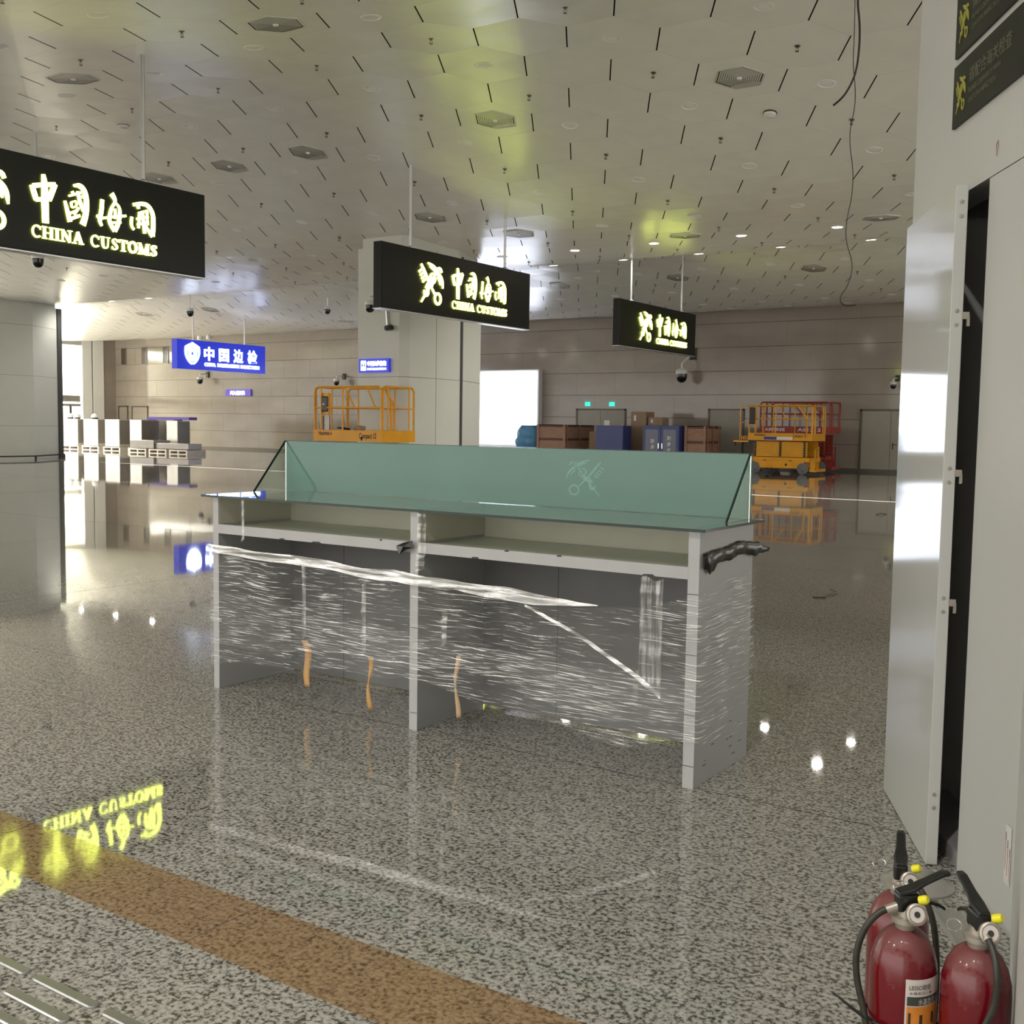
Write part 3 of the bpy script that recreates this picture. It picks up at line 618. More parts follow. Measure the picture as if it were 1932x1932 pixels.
# ------------------------------------------------------------------ ceiling fittings
def rig(o, x, y): o.location = (x, y, zc(y)); o.rotation_euler = (math.atan(slope(y)), 0, 0)
def seen(x, y, mg=30, dmax=200):
    p = px((x, y, zc(y))); return -mg < p[0] < 1932+mg and -mg < p[1] < 720 and hypot(x, y) < dmax
vt = thing('ceiling_vent', 'x', 'vent')
q = MB(); R0 = .345
def hexring(q, r1, r2, z0, z1):
    a = hexpoly((r1,)*3); b_ = hexpoly((r2,)*3); v = [(x,y,z0) for x,y in a]+[(x,y,z1) for x,y in b_]
    q.add(v, [(i,(i+1)%6,6+(i+1)%6,6+i) for i in range(6)])
q.prism(hexpoly((R0,)*3), -.006, -.002); hb = q.build('back_plate', M_plenum, vt)
q = MB(); hexring(q, R0+.012, R0-.014, -.012, -.014); hexring(q, R0+.012, R0+.012, -.0, -.012); q.build('vent_frame', M_vent, vt)
q = MB()
for k in range(9): r_ = R0-.03-k*.033; hexring(q, r_, r_-.025, -.010, -.0115)
q.build('louver', M_vent, vt)
MB().lathe([(0, -.03), (.035, -.028), (.042, -.01), (0, -.008)], n=16).build('centre_cap', M_disc, vt, smooth=True)
vl = [(-10,8,'vent nearest the top edge, left of centre'),(-14,8,'vent at upper left above the nearest sign'),(-14,12,'vent straight above the gap between the two left signs'),(-16,12,'vent left of the one between the signs'),(-18,12,'vent just behind the hanger rod of the nearest sign'),(-6,12,'largest vent, at upper right'),(-10,12,'vent above the middle black sign'),(-14,15,'vent near the hanger rod of the middle sign'),(-10,18,'vent above the farthest black sign'),(-6,18,'vent at right above the lit downlights'),(-13,17,'vent left of the row of lit downlights'),(-18,25,'small far vent left of the farthest sign'),(-14,25,'small far vent by the farthest sign rod'),(-10,25,'small far vent right of the farthest sign'),(-38,25,'distant vent at far left'),(-34,25,'distant vent above the blue sign'),(-30,28,'distant vent by the middle column')]
for i, (k1, n, lb_) in enumerate(vl):
    x, y = cell(k1, n); o = vt if i == 0 else copy_tree(vt); rig(o, x, y); tag(o, 'grey hexagonal louvred ceiling '+lb_, 'vent', 'hexagonal ceiling vents')
# downlights
def downlight(lit):
    t_ = thing('recessed_downlight', 'x', 'downlight')
    MB().lathe([(.125, .0), (.145, -.002), (.145, -.010), (.115, -.014), (.108, -.004)], n=20).build('trim_ring', M_disc, t_, smooth=True)
    MB().lathe([(0, -.012), (.07, -.011), (.108, -.005), (.108, -.003), (0, -.003)], n=20).build('lens', M_lamp if lit else M_disc, t_, smooth=True)
    return t_
dl0, dl1 = downlight(False), downlight(True); n0 = n1 = 0
def spot(x, y, e):
    l = bpy.data.lights.new('seen_or_fill_beam', 'SPOT'); l.energy = e; l.color = (1, .97, .91); l.spot_size = R(150); l.spot_blend = .8; l.shadow_soft_size = .09
    o = bpy.data.objects.new('seen_or_fill_beam', l); o.location = (x, y, zc(y)-.06); C.objects.link(o)
LIT = {(-7,19),(-9,19),(-11,19),(-13,19),(-7,21),(-9,21),(-11,21),(-13,21),(-15,21),(-31,21),(-33,21),(-35,21)}
FILL = {(-1,-1),(-5,-3),(-9,-1),(-15,-3),(3,3),(3,-5),(-19,1),(-23,5),(7,9),(9,17),(-29,9),(1,15),(1,21),(5,27),(1,29),(9,23),(-37,7),(-41,11),(-33,3),(-45,17),(-41,15),(-49,21),(-49,17)}  # unseen lit downlights added out of frame to fill the hall with light
for k1 in range(-53, 12, 2):
    for n in range(-5, 33, 2):
        x, y = cell(k1, n); key = (k1, n)
        if key in LIT or key in FILL:
            o = dl1 if n1 == 0 else copy_tree(dl1); n1 += 1; rig(o, x, y); spot(x, y, (60 if k1 > -20 else 50) if key in LIT else (8500 if k1 < -40 else 500 if k1 < -30 else 320))
            tag(o, 'glowing white round downlight recessed in the hexagon ceiling', 'downlight', 'lit ceiling downlights')
        elif (k1, n) != (-13, 17) and seen(x, y, 20, 40 if y < 28 else 44):
            o = dl0 if n0 == 0 else copy_tree(dl0); n0 += 1; rig(o, x, y)
            tag(o, 'pale unlit round downlight recessed in the hexagon ceiling', 'downlight', 'unlit ceiling downlights')
# sprinklers
sp0 = thing('sprinkler_head', 'x', 'sprinkler')
MB().lathe([(0, 0), (.04, 0), (.038, -.012), (.012, -.016), (.012, -.035), (0, -.035)], n=12).build('escutcheon', M_sprink, sp0, smooth=True)
MB().tube([(.012, 0, -.03), (.022, 0, -.055), (.004, 0, -.08)], .004, 5).tube([(-.012, 0, -.03), (-.022, 0, -.055), (-.004, 0, -.08)], .004, 5).build('yoke', M_sprink, sp0)
MB().lathe([(0, -.078), (.026, -.078), (.026, -.084), (0, -.084)], n=12).build('deflector', M_sprink, sp0)
n0 = 0
for k1 in range(-41, 6, 2):
    for n in range(4, 34, 2):
        x, y = cell(k1, n)
        if seen(x, y, 10, 38): o = sp0 if n0 == 0 else copy_tree(sp0); n0 += 1; rig(o, x, y); tag(o, 'small dark sprinkler head hanging from the hexagon ceiling', 'sprinkler', 'ceiling sprinklers')
# smoke detectors
for i, (k1, n) in enumerate(((-16, 10), (-6, 13), (-16, 24))):
    x, y = cell(k1, n); t_ = thing('smoke_detector', ['round smoke detector on the ceiling above the nearest sign', 'round smoke detector on the ceiling near the big vent', 'small round detector on the far ceiling left of the farthest sign'][i], 'smoke detector'); rig(t_, x, y)
    MB().lathe([(0, 0), (.11, 0), (.11, -.02), (0, -.02)], n=20).build('base', M_dark, t_); MB().lathe([(.10, -.02), (.095, -.05), (.05, -.075), (0, -.08)], n=20).build('cover', M_camwhite, t_, smooth=True)

# ------------------------------------------------------------------ security cameras
def dome_cam(loc, lab, s=1., rod=None, wall=None):
    t_ = thing('security_camera', lab, 'camera', loc)
    MB().lathe([(0, .0), (.118*s, .0), (.118*s, .06*s), (.08*s, .10*s), (0, .10*s)], n=20).build('housing', M_camwhite, t_, smooth=True)
    MB().lathe([(.108*s, 0), (.108*s, -.07*s), (.09*s, -.13*s), (.05*s, -.165*s), (0, -.175*s)], n=20).build('dome', M_dome, t_, smooth=True)
    if rod: MB().tube([(0, 0, .1*s), (0, 0, rod-loc[2])], .02, 8).build('rod', M_rod, t_)
    if wall:
        w_ = Vector(wall)-Vector(loc); MB().tube([(0, 0, .09*s), (0, 0, .2*s), w_*.5+Vector((0, 0, .22*s)), w_+Vector((0, 0, .2*s))], .022*s, 8).build('bracket', M_camwhite, t_); d_ = w_.normalized()
        MB().bar(w_+Vector((0, 0, .08*s)), w_+Vector((0, 0, .32*s)), .05, .14*s).build('wall_plate', M_dark, t_)
    return t_
dome_cam((-20.05, 12.95, 4.74), 'black-domed camera hanging just below the nearest black sign', 1., rod=zc(12.95))
dome_cam((-17.96, 20.43, 4.47), 'black-domed camera on the column, left of the middle black sign', 1.05, wall=(-17.96, 20.82, 4.47))
dome_cam((-35.35, 29.44, 5.95), 'small domed camera hanging above the left of the blue sign', 1.25, rod=zc(29.44))
dome_cam((-30.9, 32.6, 6.12), 'small white camera close to the far ceiling left of the column', 1.1, rod=zc(32.6))
dome_cam((-50.0, 42.3, 3.95), 'domed camera on the far wall just below the blue sign', 1.5, wall=(-50.0, 42.85, 3.95))
dome_cam((-39.45, 42.3, 3.75), 'small domed camera on the far wall left of the middle column', 1.3, wall=(-39.45, 42.85, 3.75))
dome_cam((-19.8, 42.1, 3.85), 'large white domed camera on the far wall below the farthest sign', 2.1, wall=(-19.65, 42.85, 4.3))
dome_cam((-11.2, 42.3, 3.35), 'small dark camera on the far wall at the right end', 1.0, wall=(-11.2, 42.85, 3.4))
t_ = thing('bullet_camera', 'small black bullet camera on the column above the little blue sign', 'camera', (-17.62, 20.85, 3.95))
MB().bar((-.12, -.03, .40), (-.06, -.05, -.02), .08, .05).build('bracket', M_rod, t_); MB().tube([(0, -.02, 0), (.02, -.22, -.03)], .07, 12).build('body', M_black, t_); MB().lathe([(0, 0), (.04, 0), (.04, .02), (0, .02)], (.02, -.22, -.03), 12, (0, -1, 0)).build('lens', M_dome, t_)

# hanging cables
def cable(pts, lab, r_=.004):
    cu = bpy.data.curves.new('c', 'CURVE'); cu.dimensions = '3D'; sp = cu.splines.new('NURBS'); sp.points.add(len(pts)-1); sp.use_endpoint_u = True; sp.order_u = 3
    for p, k in zip(sp.points, pts): p.co = (*k, 1)
    cu.bevel_depth = r_; cu.bevel_resolution = 2; o = bpy.data.objects.new('c', cu); C.objects.link(o); bpy.context.view_layer.update()
    me = bpy.data.meshes.new_from_object(o.evaluated_get(bpy.context.evaluated_depsgraph_get())); bpy.data.objects.remove(o); me.materials.clear(); me.materials.append(M_cable)
    o = bpy.data.objects.new('hanging_cable', me); C.objects.link(o); return tag(o, lab, 'cable')
def un(x, y, D):     # a point at horizontal distance D in the direction of the photo's pixel; used for free-hanging wire only
    d = RR*((x-966)/2063.5)+DD*((y-966)/2063.5)+F; k = D/hypot(d.x, d.y); return tuple(Vector((0, 0, 1.6))+d*k)
cable([(-2.66, 8.62, zc(8.62)+.05), (-2.67, 8.61, 5.6)]+[un(*p, 9) for p in ((1617,0),(1622,40),(1622,85),(1616,135),(1603,165),(1588,187),(1572,199))], 'short thick black cable dangling from the ceiling at upper right', .0085)
cable([(-2.72, 8.72, zc(8.72)+.05), (-2.72, 8.70, 5.6)]+[un(*p, 9.1) for p in ((1613,0),(1612,70),(1609,120),(1614,165),(1613,205),(1604,240),(1603,275),(1610,320),(1608,370),(1597,415),(1595,455),(1611,500),(1600,540),(1584,560),(1587,574),(1602,579),(1615,575))], 'long thin wavy wire hanging from the ceiling at upper right', .0035)

# ------------------------------------------------------------------ the counter
ct = thing('service_counter', 'long grey inspection counter with green glass top and frosted screen', 'counter', (-5.09, 4.40, 0))
XL, XR, XM = 0, 3.13, 1.535; Dp = .62
MB().box((XL, 0, 0), (XL+.045, Dp, 1.148)).build('side_panel', M_lam, ct, bevel=.002)
MB().box((XR-.052, 0, 0), (XR, Dp, 1.148)).build('side_panel', M_lam, ct, bevel=.002)
MB().box((XM-.025, 0, 0), (XM+.027, Dp-.02, 1.148)).build('centre_panel', M_lam, ct, bevel=.002)
for a, b_ in ((XL, XL+.045), (XR-.052, XR), (XM-.025, XM+.027)):
    MB().box((a-.0005, -.003, .0), (b_+.0005, .0, 1.147)).build('edge_band', M_lamedge, ct)
MB().box((XL+.046, Dp-.03, .02), (XR-.053, Dp-.012, 1.148)).build('back_panel', M_backgrey, ct)
for a, b_ in ((XL+.046, XM-.026), (XM+.028, XR-.053)):
    MB().box((a, .02, .955), (b_, Dp-.031, .975)).build('shelf', M_cubby, ct)
    MB().box((a, Dp-.034, .976), (b_, Dp-.0305, 1.147)).box((a, .004, .991), (a+.003, Dp-.035, 1.147)).box((b_-.003, .004, .991), (b_, Dp-.035, 1.147)).build('cubby_lining', M_cubby, ct)
    MB().box((a-.001, -.004, .936), (b_+.001, .018, .990)).build('shelf_lipping', M_lamedge, ct)
q = MB()
for x, z, l in ((.8, .938, .08), (.55, .938, .05), (1.3, .985, .02), (2.4, .987, .03), (2.85, .938, .07), (1.9, .939, .05), (2.1, .988, .03)): q.add([(x, -.0045, z-.004), (x+l, -.0045, z-.003), (x+l*.8, -.0045, z+.006), (x+.2*l, -.0045, z+.004)], [(0,1,2,3)])
for z in (.33, .60, .87, .10): q.box((XR-.052, -.0036, z), (XR, -.003, z+.003)).box((XM-.02, -.0036, z*.9), (XM+.027, -.003, z*.9+.003))
for k in range(16):
    x = random.uniform(.1, 3.0); z = random.uniform(.15, .85); q.box((x, Dp-.0315, z), (x+random.uniform(.01, .03), Dp-.0305, z+.003))
for k in range(10):
    y = random.uniform(.03, .58); z = .02+.02*k*.5+random.uniform(0, .12); q.box((XR, y, z), (XR+.0006, y+random.uniform(.01, .04), z+.004))
q.build('scuff_mark', M_scuff, ct)
q = MB()
for x in (.5, 2.05): q.box((x, Dp-.0312, .02), (x+.003, Dp-.0302, .95))
q.build('panel_joint', M_scuff, ct)
MB().box((-.065, -.035, 1.150), (3.165, .668, 1.163)).build('glass_top', M_glass, ct)
q = MB().box((-.067, -.037, 1.1505), (3.167, -.0352, 1.1625)).box((3.1652, -.037, 1.1505), (3.167, .668, 1.1625)).box((-.067, -.037, 1.1505), (-.0652, .668, 1.1625)).box((-.067, .6682, 1.1505), (3.167, .670, 1.1625)); q.build('glass_edge', M_glassedge, ct)
gs = MB().box((-.045, .630, 1.164), (3.105, .640, 1.478)).build('glass_screen', M_frost, ct)
q = MB(); fz = frame((0, .6295, 0), (1, 0, 0)); strokes(q, [[(2.295-x, z, h*.62) for x, z, h in s_] for s_ in emblem(0, 1.235, .23, .19)], fz, .0006, 1)
q.build('etched_emblem', M_etch, gs)
MB().box((-.045, .6292, 1.4785), (3.105, .641, 1.4815)).box((-.048, .6292, 1.164), (-.0455, .641, 1.4815)).build('screen_edge', M_glassedge, gs)
for x in (-.045, 3.093):
    q = MB(); tri = [(.629, 1.164), (.629, 1.476), (.36, 1.164)]; q.add([(x, y, z) for y, z in tri]+[(x+.010, y, z) for y, z in tri], [(0,1,2),(5,4,3),(0,3,4,1),(1,4,5,2),(2,5,3,0)]); so = q.build('glass_wing', M_glass, ct)
    q = MB(); q.bar((x+.005, .356, 1.165), (x+.005, .627, 1.479), .012, .004, up=(1, 0, 0)); q.build('wing_edge', M_glassedge, so)
# black tape scraps
def scrap(nm, lab, pts, z, dz, wv=.01, nrm=(1,0,0)):
    pass
bt = MB(); n = 26; vs = []
for i in range(n+1):
    y = 4.43+.70*i/n; up = .006*sin(i*.5)+.004*sin(i*2.3); lo = .018*sin(i*.6+1)
    zt = 1.075-.04*(abs(i-n*.55)/n)*1.2+up*.5+(.0 if i < n-3 else -.012*(i-n+3)); zb = zt-.065-lo*.2-(.030 if 2 <= i <= 4 else 0)+(.012*(i-n+4) if i > n-4 else 0)
    o_ = -1.953+.010+.003*sin(i*1.3)+(.004*max(0, i-n+6))
    vs += [(o_-.010, y, zt), (o_+.001, y, (zt+zb)/2+.01), (o_-.004, y, min(zb, zt-.004))]
bt.add(vs, [(3*i+j_, 3*i+3+j_, 3*i+4+j_, 3*i+1+j_) for i in range(n) for j_ in (0, 1)])
o = bt.build('black_tape', M_blacktape, smooth=True); o.modifiers.new('t', 'SOLIDIFY').thickness = .004
tag(o, 'crumpled black tape strip hanging over the right end of counter', 'tape')
q = MB(); q.add([(-3.655, 4.375, .965), (-3.60, 4.372, .985), (-3.545, 4.37, 1.0), (-3.535, 4.37, .965), (-3.58, 4.365, .955), (-3.62, 4.36, .925), (-3.64, 4.368, .94), (-3.59, 4.352, .968)], [(0,1,7),(1,2,7),(2,3,7),(3,4,7),(4,5,7),(5,6,7),(6,0,7)])
o = q.build('black_tape', M_blacktape); o.modifiers.new('t', 'SOLIDIFY').thickness = .003; tag(o, 'small knot of black tape on the centre panel of counter', 'tape')
# tan tape tails hanging from the film
for i, (x, z0, z1, w_, lb_) in enumerate(((-4.345, .11, .37, .026, 'widest tan tape tail, left of three hanging inside the counter'), (-3.876, .05, .335, .017, 'twisted tan tape tail, middle of three at the counter'), (-3.285, .10, .42, .016, 'pale tan tape tail, just right of the centre panel'))):
    q = MB(); n = 16; vs = []
    for k in range(n+1):
        f_ = k/n; tw = (.15+.85*abs(cos(f_*pi*(1 if i != 1 else 1.05)))) if i else 1-.25*f_; zz = z1+(z0-z1)*f_; xx = x+.03*(f_-.5)*(1 if i == 0 else .3)+.006*sin(7*f_+i)
        yy = 4.418+.012*sin(5*f_+i); vs += [(xx-w_*tw*.9, yy, zz), (xx+w_*tw*.9, yy+.01*sin(3*f_), zz+.006)]
    q.add(vs, [(2*k, 2*k+1, 2*k+3, 2*k+2) for k in range(n)]); o = q.build('tape_tail', M_tan if i < 2 else mat('pale_tan_tape', (.55, .38, .22), .5), smooth=True); o.modifiers.new('t', 'SOLIDIFY').thickness = .0012
    tag(o, lb_, 'tape')
# stretch film
def film_sheet(nm, path, ztop, zbot, m, parent, nu=240, nv=34, amp=.010, seed=0, us=1.0):
    segs = [((Vector(b_)-Vector(a)).length) for a, b_ in zip(path, path[1:])]; tot = sum(segs); vs = []; uvs = []
    for i in range(nu+1):
        s_ = tot*i/nu; k = 0; r_ = s_
        while k < len(segs)-1 and r_ > segs[k]: r_ -= segs[k]; k += 1
        a, b_ = Vector(path[k]), Vector(path[k+1]); d = (b_-a).normalized(); p = a+d*r_; nr = Vector((d.y, -d.x))
        zt, zb = ztop(p, s_), zbot(p, s_)
        for j_ in range(nv+1):
            z = zb+(zt-zb)*j_/nv; e_ = noise.noise(Vector((s_*1.6+seed, z*26+seed, seed)))*amp+noise.noise(Vector((s_*7, z*60, seed+4)))*amp*.35
            ed = sin(pi*min(1, max(0, (j_/nv)))) 
            vs.append((p.x+nr.x*(e_+.004), p.y+nr.y*(e_+.004), z+noise.noise(Vector((s_*5, seed, z*3)))*.008)); uvs.append((s_*us, z))
    q = MB(); q.v = vs; q.f = [(i*(nv+1)+j_, (i+1)*(nv+1)+j_, (i+1)*(nv+1)+j_+1, i*(nv+1)+j_+1) for i in range(nu) for j_ in range(nv)]
    o = q.build(nm, m, parent, smooth=False)
    for p in o.data.polygons: p.use_smooth = True
    uv = o.data.uv_layers.new(name='UVMap')
    for l in o.data.loops: uv.data[l.index].uv = uvs[l.vertex_index]
    return o
def lerp(tb, x):
    if x <= tb[0][0]: return tb[0][1]
    for (a, b_), (c, d) in zip(tb, tb[1:]):
        if x <= c: return b_+(d-b_)*(x-a)/(c-a)
    return tb[-1][1]
path = [(-5.103, 4.99), (-5.105, 4.388), (-1.944, 4.388), (-1.945, 5.02)]
TT = [(0, .84), (.6, .835), (2.1, .79), (3.1, .75), (3.5, .79), (3.75, .87), (4.2, .93), (4.5, .93)]
TB = [(0, .14), (.6, .15), (1.3, .22), (2.1, .27), (2.9, .19), (3.4, .145), (3.65, .20), (3.8, .19), (4.3, .155), (4.5, .15)]
fw = thing('stretch_film_wrap', 'crinkled clear stretch film wound around the lower half of counter', 'plastic film', (0, 0, 0))
film_sheet('film_sheet', path, lambda p, s_: lerp(TT, s_), lambda p, s_: lerp(TB, s_)+.012*sin(s_*9), M_film, fw, 320, 46, .011, 1)
film_sheet('film_sheet', [(-5.108, 4.7), (-5.11, 4.382), (-1.94, 4.382), (-1.938, 4.7)], lambda p, s_: lerp([(0,.60),(1.3,.56),(2.2,.50),(3.4,.46),(3.8,.52)], s_), lambda p, s_: lerp([(0,.24),(1.3,.33),(2.2,.36),(3.0,.25),(3.8,.30)], s_)+.015*sin(s_*6), M_film, fw, 260, 26, .010, 9)
film_sheet('bunched_band', [(-5.11, 4.45), (-5.112, 4.378), (-2.45, 4.378)], lambda p, s_: .870-.020*s_-.0036*s_*s_+.004*sin(9*s_)-.03*max(0, s_-2.1)**2, lambda p, s_: .825-.026*s_-.0036*s_*s_+.004*sin(7*s_+1)+.10*max(0, s_-2.1)**2, M_filmband, fw, 200, 10, .012, 3)
film_sheet('bunched_band', [(-2.85, 4.376), (-2.12, 4.374)], lambda p, s_: .740-.28*s_-.22*s_*s_, lambda p, s_: .726-.295*s_-.225*s_*s_, M_filmband, fw, 60, 6, .008, 5)
for i, (x, zt, zb, hw) in enumerate(((-2.17, .93, .42, .055), (-2.24, .50, .34, .012), (-3.33, .66, .46, .02), (-4.31, .80, .38, .012), (-3.87, .74, .35, .014))):
    film_sheet('loose_tail', [(x-hw, 4.366), (x, 4.356), (x+hw, 4.366)], lambda p, s_: zt+.01*sin(60*s_), lambda p, s_: zb+.03*sin(40*s_), M_filmtape, fw, 14, 30, .010, 20+i, 4)
tp = thing('clear_tape_strip', 'clear tape strip hanging from glass edge beside the centre panel', 'tape', (0, 0, 0))
film_sheet('tape', [(-3.50, 4.356), (-3.44, 4.352)], lambda p, s_: 1.148, lambda p, s_: .90+.6*s_, M_filmtape, tp, 10, 24, .008, 41, 4)
film_sheet('tape_end', [(-3.52, 4.368), (-3.46, 4.366)], lambda p, s_: .93, lambda p, s_: .84+.3*s_, M_filmtape, tp, 10, 20, .012, 43, 4)
tp = thing('clear_tape_strip', 'thin clear tape strip near the left end of counter', 'tape', (0, 0, 0))
film_sheet('tape', [(-4.80, 4.358), (-4.775, 4.356)], lambda p, s_: 1.148, lambda p, s_: .90+.8*s_, M_filmtape, tp, 6, 24, .006, 47, 4)

# ------------------------------------------------------------------ scissor lifts
def rail(q, pts, r_=.024): q.tube(pts, r_, 7)
def lift_platform(t_, L, Wd, z0, zt, col, txt):
    # local: front long face on y=0 from x=-L..0, short face on x=0 from y=0..Wd
    h = .26
    MB().box((-L, 0, z0), (0, .03, z0+h)).box((-L, Wd-.03, z0), (0, Wd, z0+h)).box((-.03, .03, z0), (0, Wd-.03, z0+h)).box((-L, .03, z0), (-L+.03, Wd-.03, z0+h)).build('toe_board', col, t_)
    MB().box((-L+.03, .03, z0+.04), (-.03, Wd-.03, z0+.10)).build('deck', M_dark, t_)
    q = MB(); zm = z0+h+(zt-z0-h)*.52
    def fr(a, b_, posts):
        a, b_ = Vector(a), Vector(b_); d = (b_-a).normalized(); c = .10
        rail(q, [(*a, z0+h), (*a, zt-c), (*(a+d*c*.35), zt-c*.35), (*(a+d*c), zt), (*(b_-d*c), zt), (*(b_-d*c*.35), zt-c*.35), (*b_, zt-c), (*b_, z0+h)])
        rail(q, [(*a, zm), (*b_, zm)], .018)
        for f_ in posts: p = a+(b_-a)*f_; rail(q, [(*p, z0+h), (*p, zt)], .022)
    fr((-L+.02, .02), (-.03, .02), (.10, .43)); fr((-L+.02, Wd-.02), (-.03, Wd-.02), (.16, .52, .72)); fr((-.02, .06), (-.02, Wd-.03), (.16, .84)); fr((-L+.02, .06), (-L+.02, Wd-.06), (.5,))
    rail(q, [(-L*.42, Wd-.04, zt), (-L*.30, Wd-.04, zm+.1), (-L*.29, Wd-.04, z0+h)], .03); rail(q, [(-L*.55, .03, zt), (-L*.40, .04, zm), ], .02)
    rail(q, [(-.02, .10, zt), (-.02, .34, zm+.15), (-.02, .36, z0+h)], .025); rail(q, [(-L*.22, .03, zt-.02), (-L*.10, .03, zm)], .018)
    q.build('guardrail', col, t_, smooth=True)
    f = frame((0, -.002, 0), (1, 0, 0))
    for body, x, z, wd, sz in txt: text_obj('lettering', body, sz, M_txtdark if col is M_yellow else M_txtwhite, t_, f @ Matrix.Translation((-L+x*L, z0+z, 0)), .001, 'LEFT', wd, .003)
def scissor_base(t_, L, Wd, z0, col):
    # stacked folded arms
    q = MB(); n = 6; zz0 = .62; 
    for k in range(n):
        a = zz0+(z0-zz0-.04)*k/n; q.box((-L+.18, .12, a), (-.22, .20, a+(z0-zz0)/n-.012)); q.box((-L+.18, Wd-.20, a), (-.22, Wd-.12, a+(z0-zz0)/n-.012))
    q.build('folded_scissor_arms', col, t_)
    q = MB()
    for k in range(n):
        a = zz0+(z0-zz0-.04)*k/n+.05
        for x in (-L+.24, -L/2, -.30): q.lathe([(0, 0), (.045, 0), (.045, .03), (0, .03)], (x, .12, a), 10, (0, -1, 0))
    q.build('pivot_pin', M_dark, t_)
    q = MB(); q.box((-L+.22, .08, .20), (-.30, Wd-.08, .60)).box((-L+.12, .10, .44), (-.12, Wd-.10, .60)); q.build('chassis', col, t_, bevel=.015)
    MB().box((-L+.42, .055, .22), (-.62, .079, .50)).build('battery_door', col, t_, bevel=.01)
    q = MB().box((-L+.56, .05, .47), (-L+.72, .054, .495)).box((-.86, .05, .47), (-.72, .054, .495)).box((-.98, .05, .30), (-.90, .054, .38)); q.build('door_latch', M_dark, t_)
    for x in (-L+.26, -.34):
        for y in (.05, Wd-.17):
            wh = bpy.data.objects.new('wheel', None); C.objects.link(wh); wh.parent = t_; wh.location = (x, y, .21)
            MB().lathe([(.05, 0), (.17, 0), (.205, .02), (.205, .11), (.17, .13), (.05, .13)], (0, .12, 0), 28, (0, -1, 0)).build('tyre', M_tire, wh, smooth=True)
            MB().lathe([(0, 0), (.10, 0), (.085, .02), (.04, .03), (0, .035)], (0, -.008, 0), 20, (0, -1, 0)).build('hub', M_dark if y > .3 else M_tire, wh, smooth=True)
    q = MB().box((.02, .25, .12), (.06, .29, 1.0)).box((.02, .62, .12), (.06, .66, 1.0))
    for z in (.2, .45, .7, .93): q.box((.02, .25, z), (.06, .66, z+.03))
    q.box((-.12, .24, .12), (.02, .30, .5)).box((-.12, .6, .12), (.02, .66, .5)); q.build('ladder', col, t_)
    MB().box((-.12, .12, .10), (.10, Wd-.12, .20)).build('bumper_step', col, t_, bevel=.02)
l1 = thing('scissor_lift', 'yellow scissor lift with open guardrails just behind the glass screen', 'scissor lift', (-16.43, 19.11, 0))
lift_platform(l1, 2.13, 1.21, 1.17, 2.44, M_yellow, [('Haulotte »', .08, .14, .42, .13), ('Compact 12', .68, .08, .52, .17)])
scissor_base(l1, 2.13, 1.21, 1.17, M_yellow)
MB().box((-1.90, .05, 1.80), (-1.70, .13, 2.30)).build('control_panel', M_yellow, l1); MB().box((-1.89, .0, 1.86), (-1.69, .05, 2.22)).build('control_box', M_black, l1, bevel=.03)
MB().box((-1.84, -.004, 2.02), (-1.78, .0, 2.05)).build('control_label', M_txtwhite, l1); MB().box((-1.92, .06, 1.42), (-1.68, .09, 1.76)).build('document_box', M_galvd, l1)
MB().box((-.62*1, -.003, 1.20), (-.56, -.001, 1.29)).box((-1.0+.36, -.003, 1.2), (-.58, -.001, 1.28)).build('sticker', M_lamedge, l1)
o = MB().add([(-17.75,19.6,1.45),(-17.5,19.45,1.40),(-17.38,19.6,1.38),(-17.3,19.5,1.44),(-17.6,19.62,1.55),(-17.42,19.7,1.52)], [(0,1,2,4),(2,3,5,4)]).build('cardboard_sheet', M_card); o.modifiers.new('t', 'SOLIDIFY').thickness = .01; tag(o, 'folded brown cardboard sheet lying on the left lift platform', 'cardboard')
o = MB().tube([(-17.95+.17*cos(a/4), 19.5+.12*sin(a/4), 1.44+.045*abs(sin(a/8))) for a in range(0, 26)], .014, 6).build('coiled_cable', M_cable, smooth=True); tag(o, 'black cable coil on the left lift platform beside cardboard', 'cable')
l2 = thing('scissor_lift', 'yellow scissor lift parked on the floor before the far wall at right', 'scissor lift', (-12.78, 38.0, 0))
lift_platform(l2, 2.38, 1.45, 1.20, 2.45, M_yellow, [('Haulotte »', .10, .16, .42, .12), ('Compact 12', .70, .13, .50, .17)])
scissor_base(l2, 2.38, 1.45, 1.20, M_yellow)
MB().box((-1.78, -.004, 1.23), (-1.30, -.001, 1.33)).build('sticker', M_stickerblue, l2); MB().box((-1.30, -.004, 1.23), (-.72, -.001, 1.33)).build('sticker', M_txtwhite, l2)
MB().box((-2.34, -.08, 1.78), (-2.12, .0, 2.38)).build('control_box', M_black, l2, bevel=.03)
q = MB().box((-2.95, .02, 1.12), (-2.38, .06, 1.18)).box((-2.72, .0, 1.22), (-2.38, .3, 1.34)); q.tube([(-2.70, .02, 1.2), (-2.70, .02, 2.42), (-2.3, .02, 2.44)], .022, 7).tube([(-2.70, .02, 1.84), (-2.3, .02, 1.84)], .018, 7); q.build('deck_extension', M_yellow, l2)
q = MB()
for k in range(4): q.add([(-2.70+.08*k, -.002, 1.23), (-2.66+.08*k, -.002, 1.23), (-2.63+.08*k, -.002, 1.33), (-2.67+.08*k, -.002, 1.33)], [(0,1,2,3)])
q.build('hazard_stripe', M_black, l2)
l3 = thing('scissor_lift', 'dark red scissor lift parked behind the right yellow lift', 'scissor lift', (-13.0, 40.6, 0))
lift_platform(l3, 2.75, 1.3, 1.46, 2.64, M_red, [('AIRTREE', .08, .08, .8, .16), ('AS1212', .55, .08, .9, .16)])
scissor_base(l3, 2.75, 1.3, 1.46, M_red)

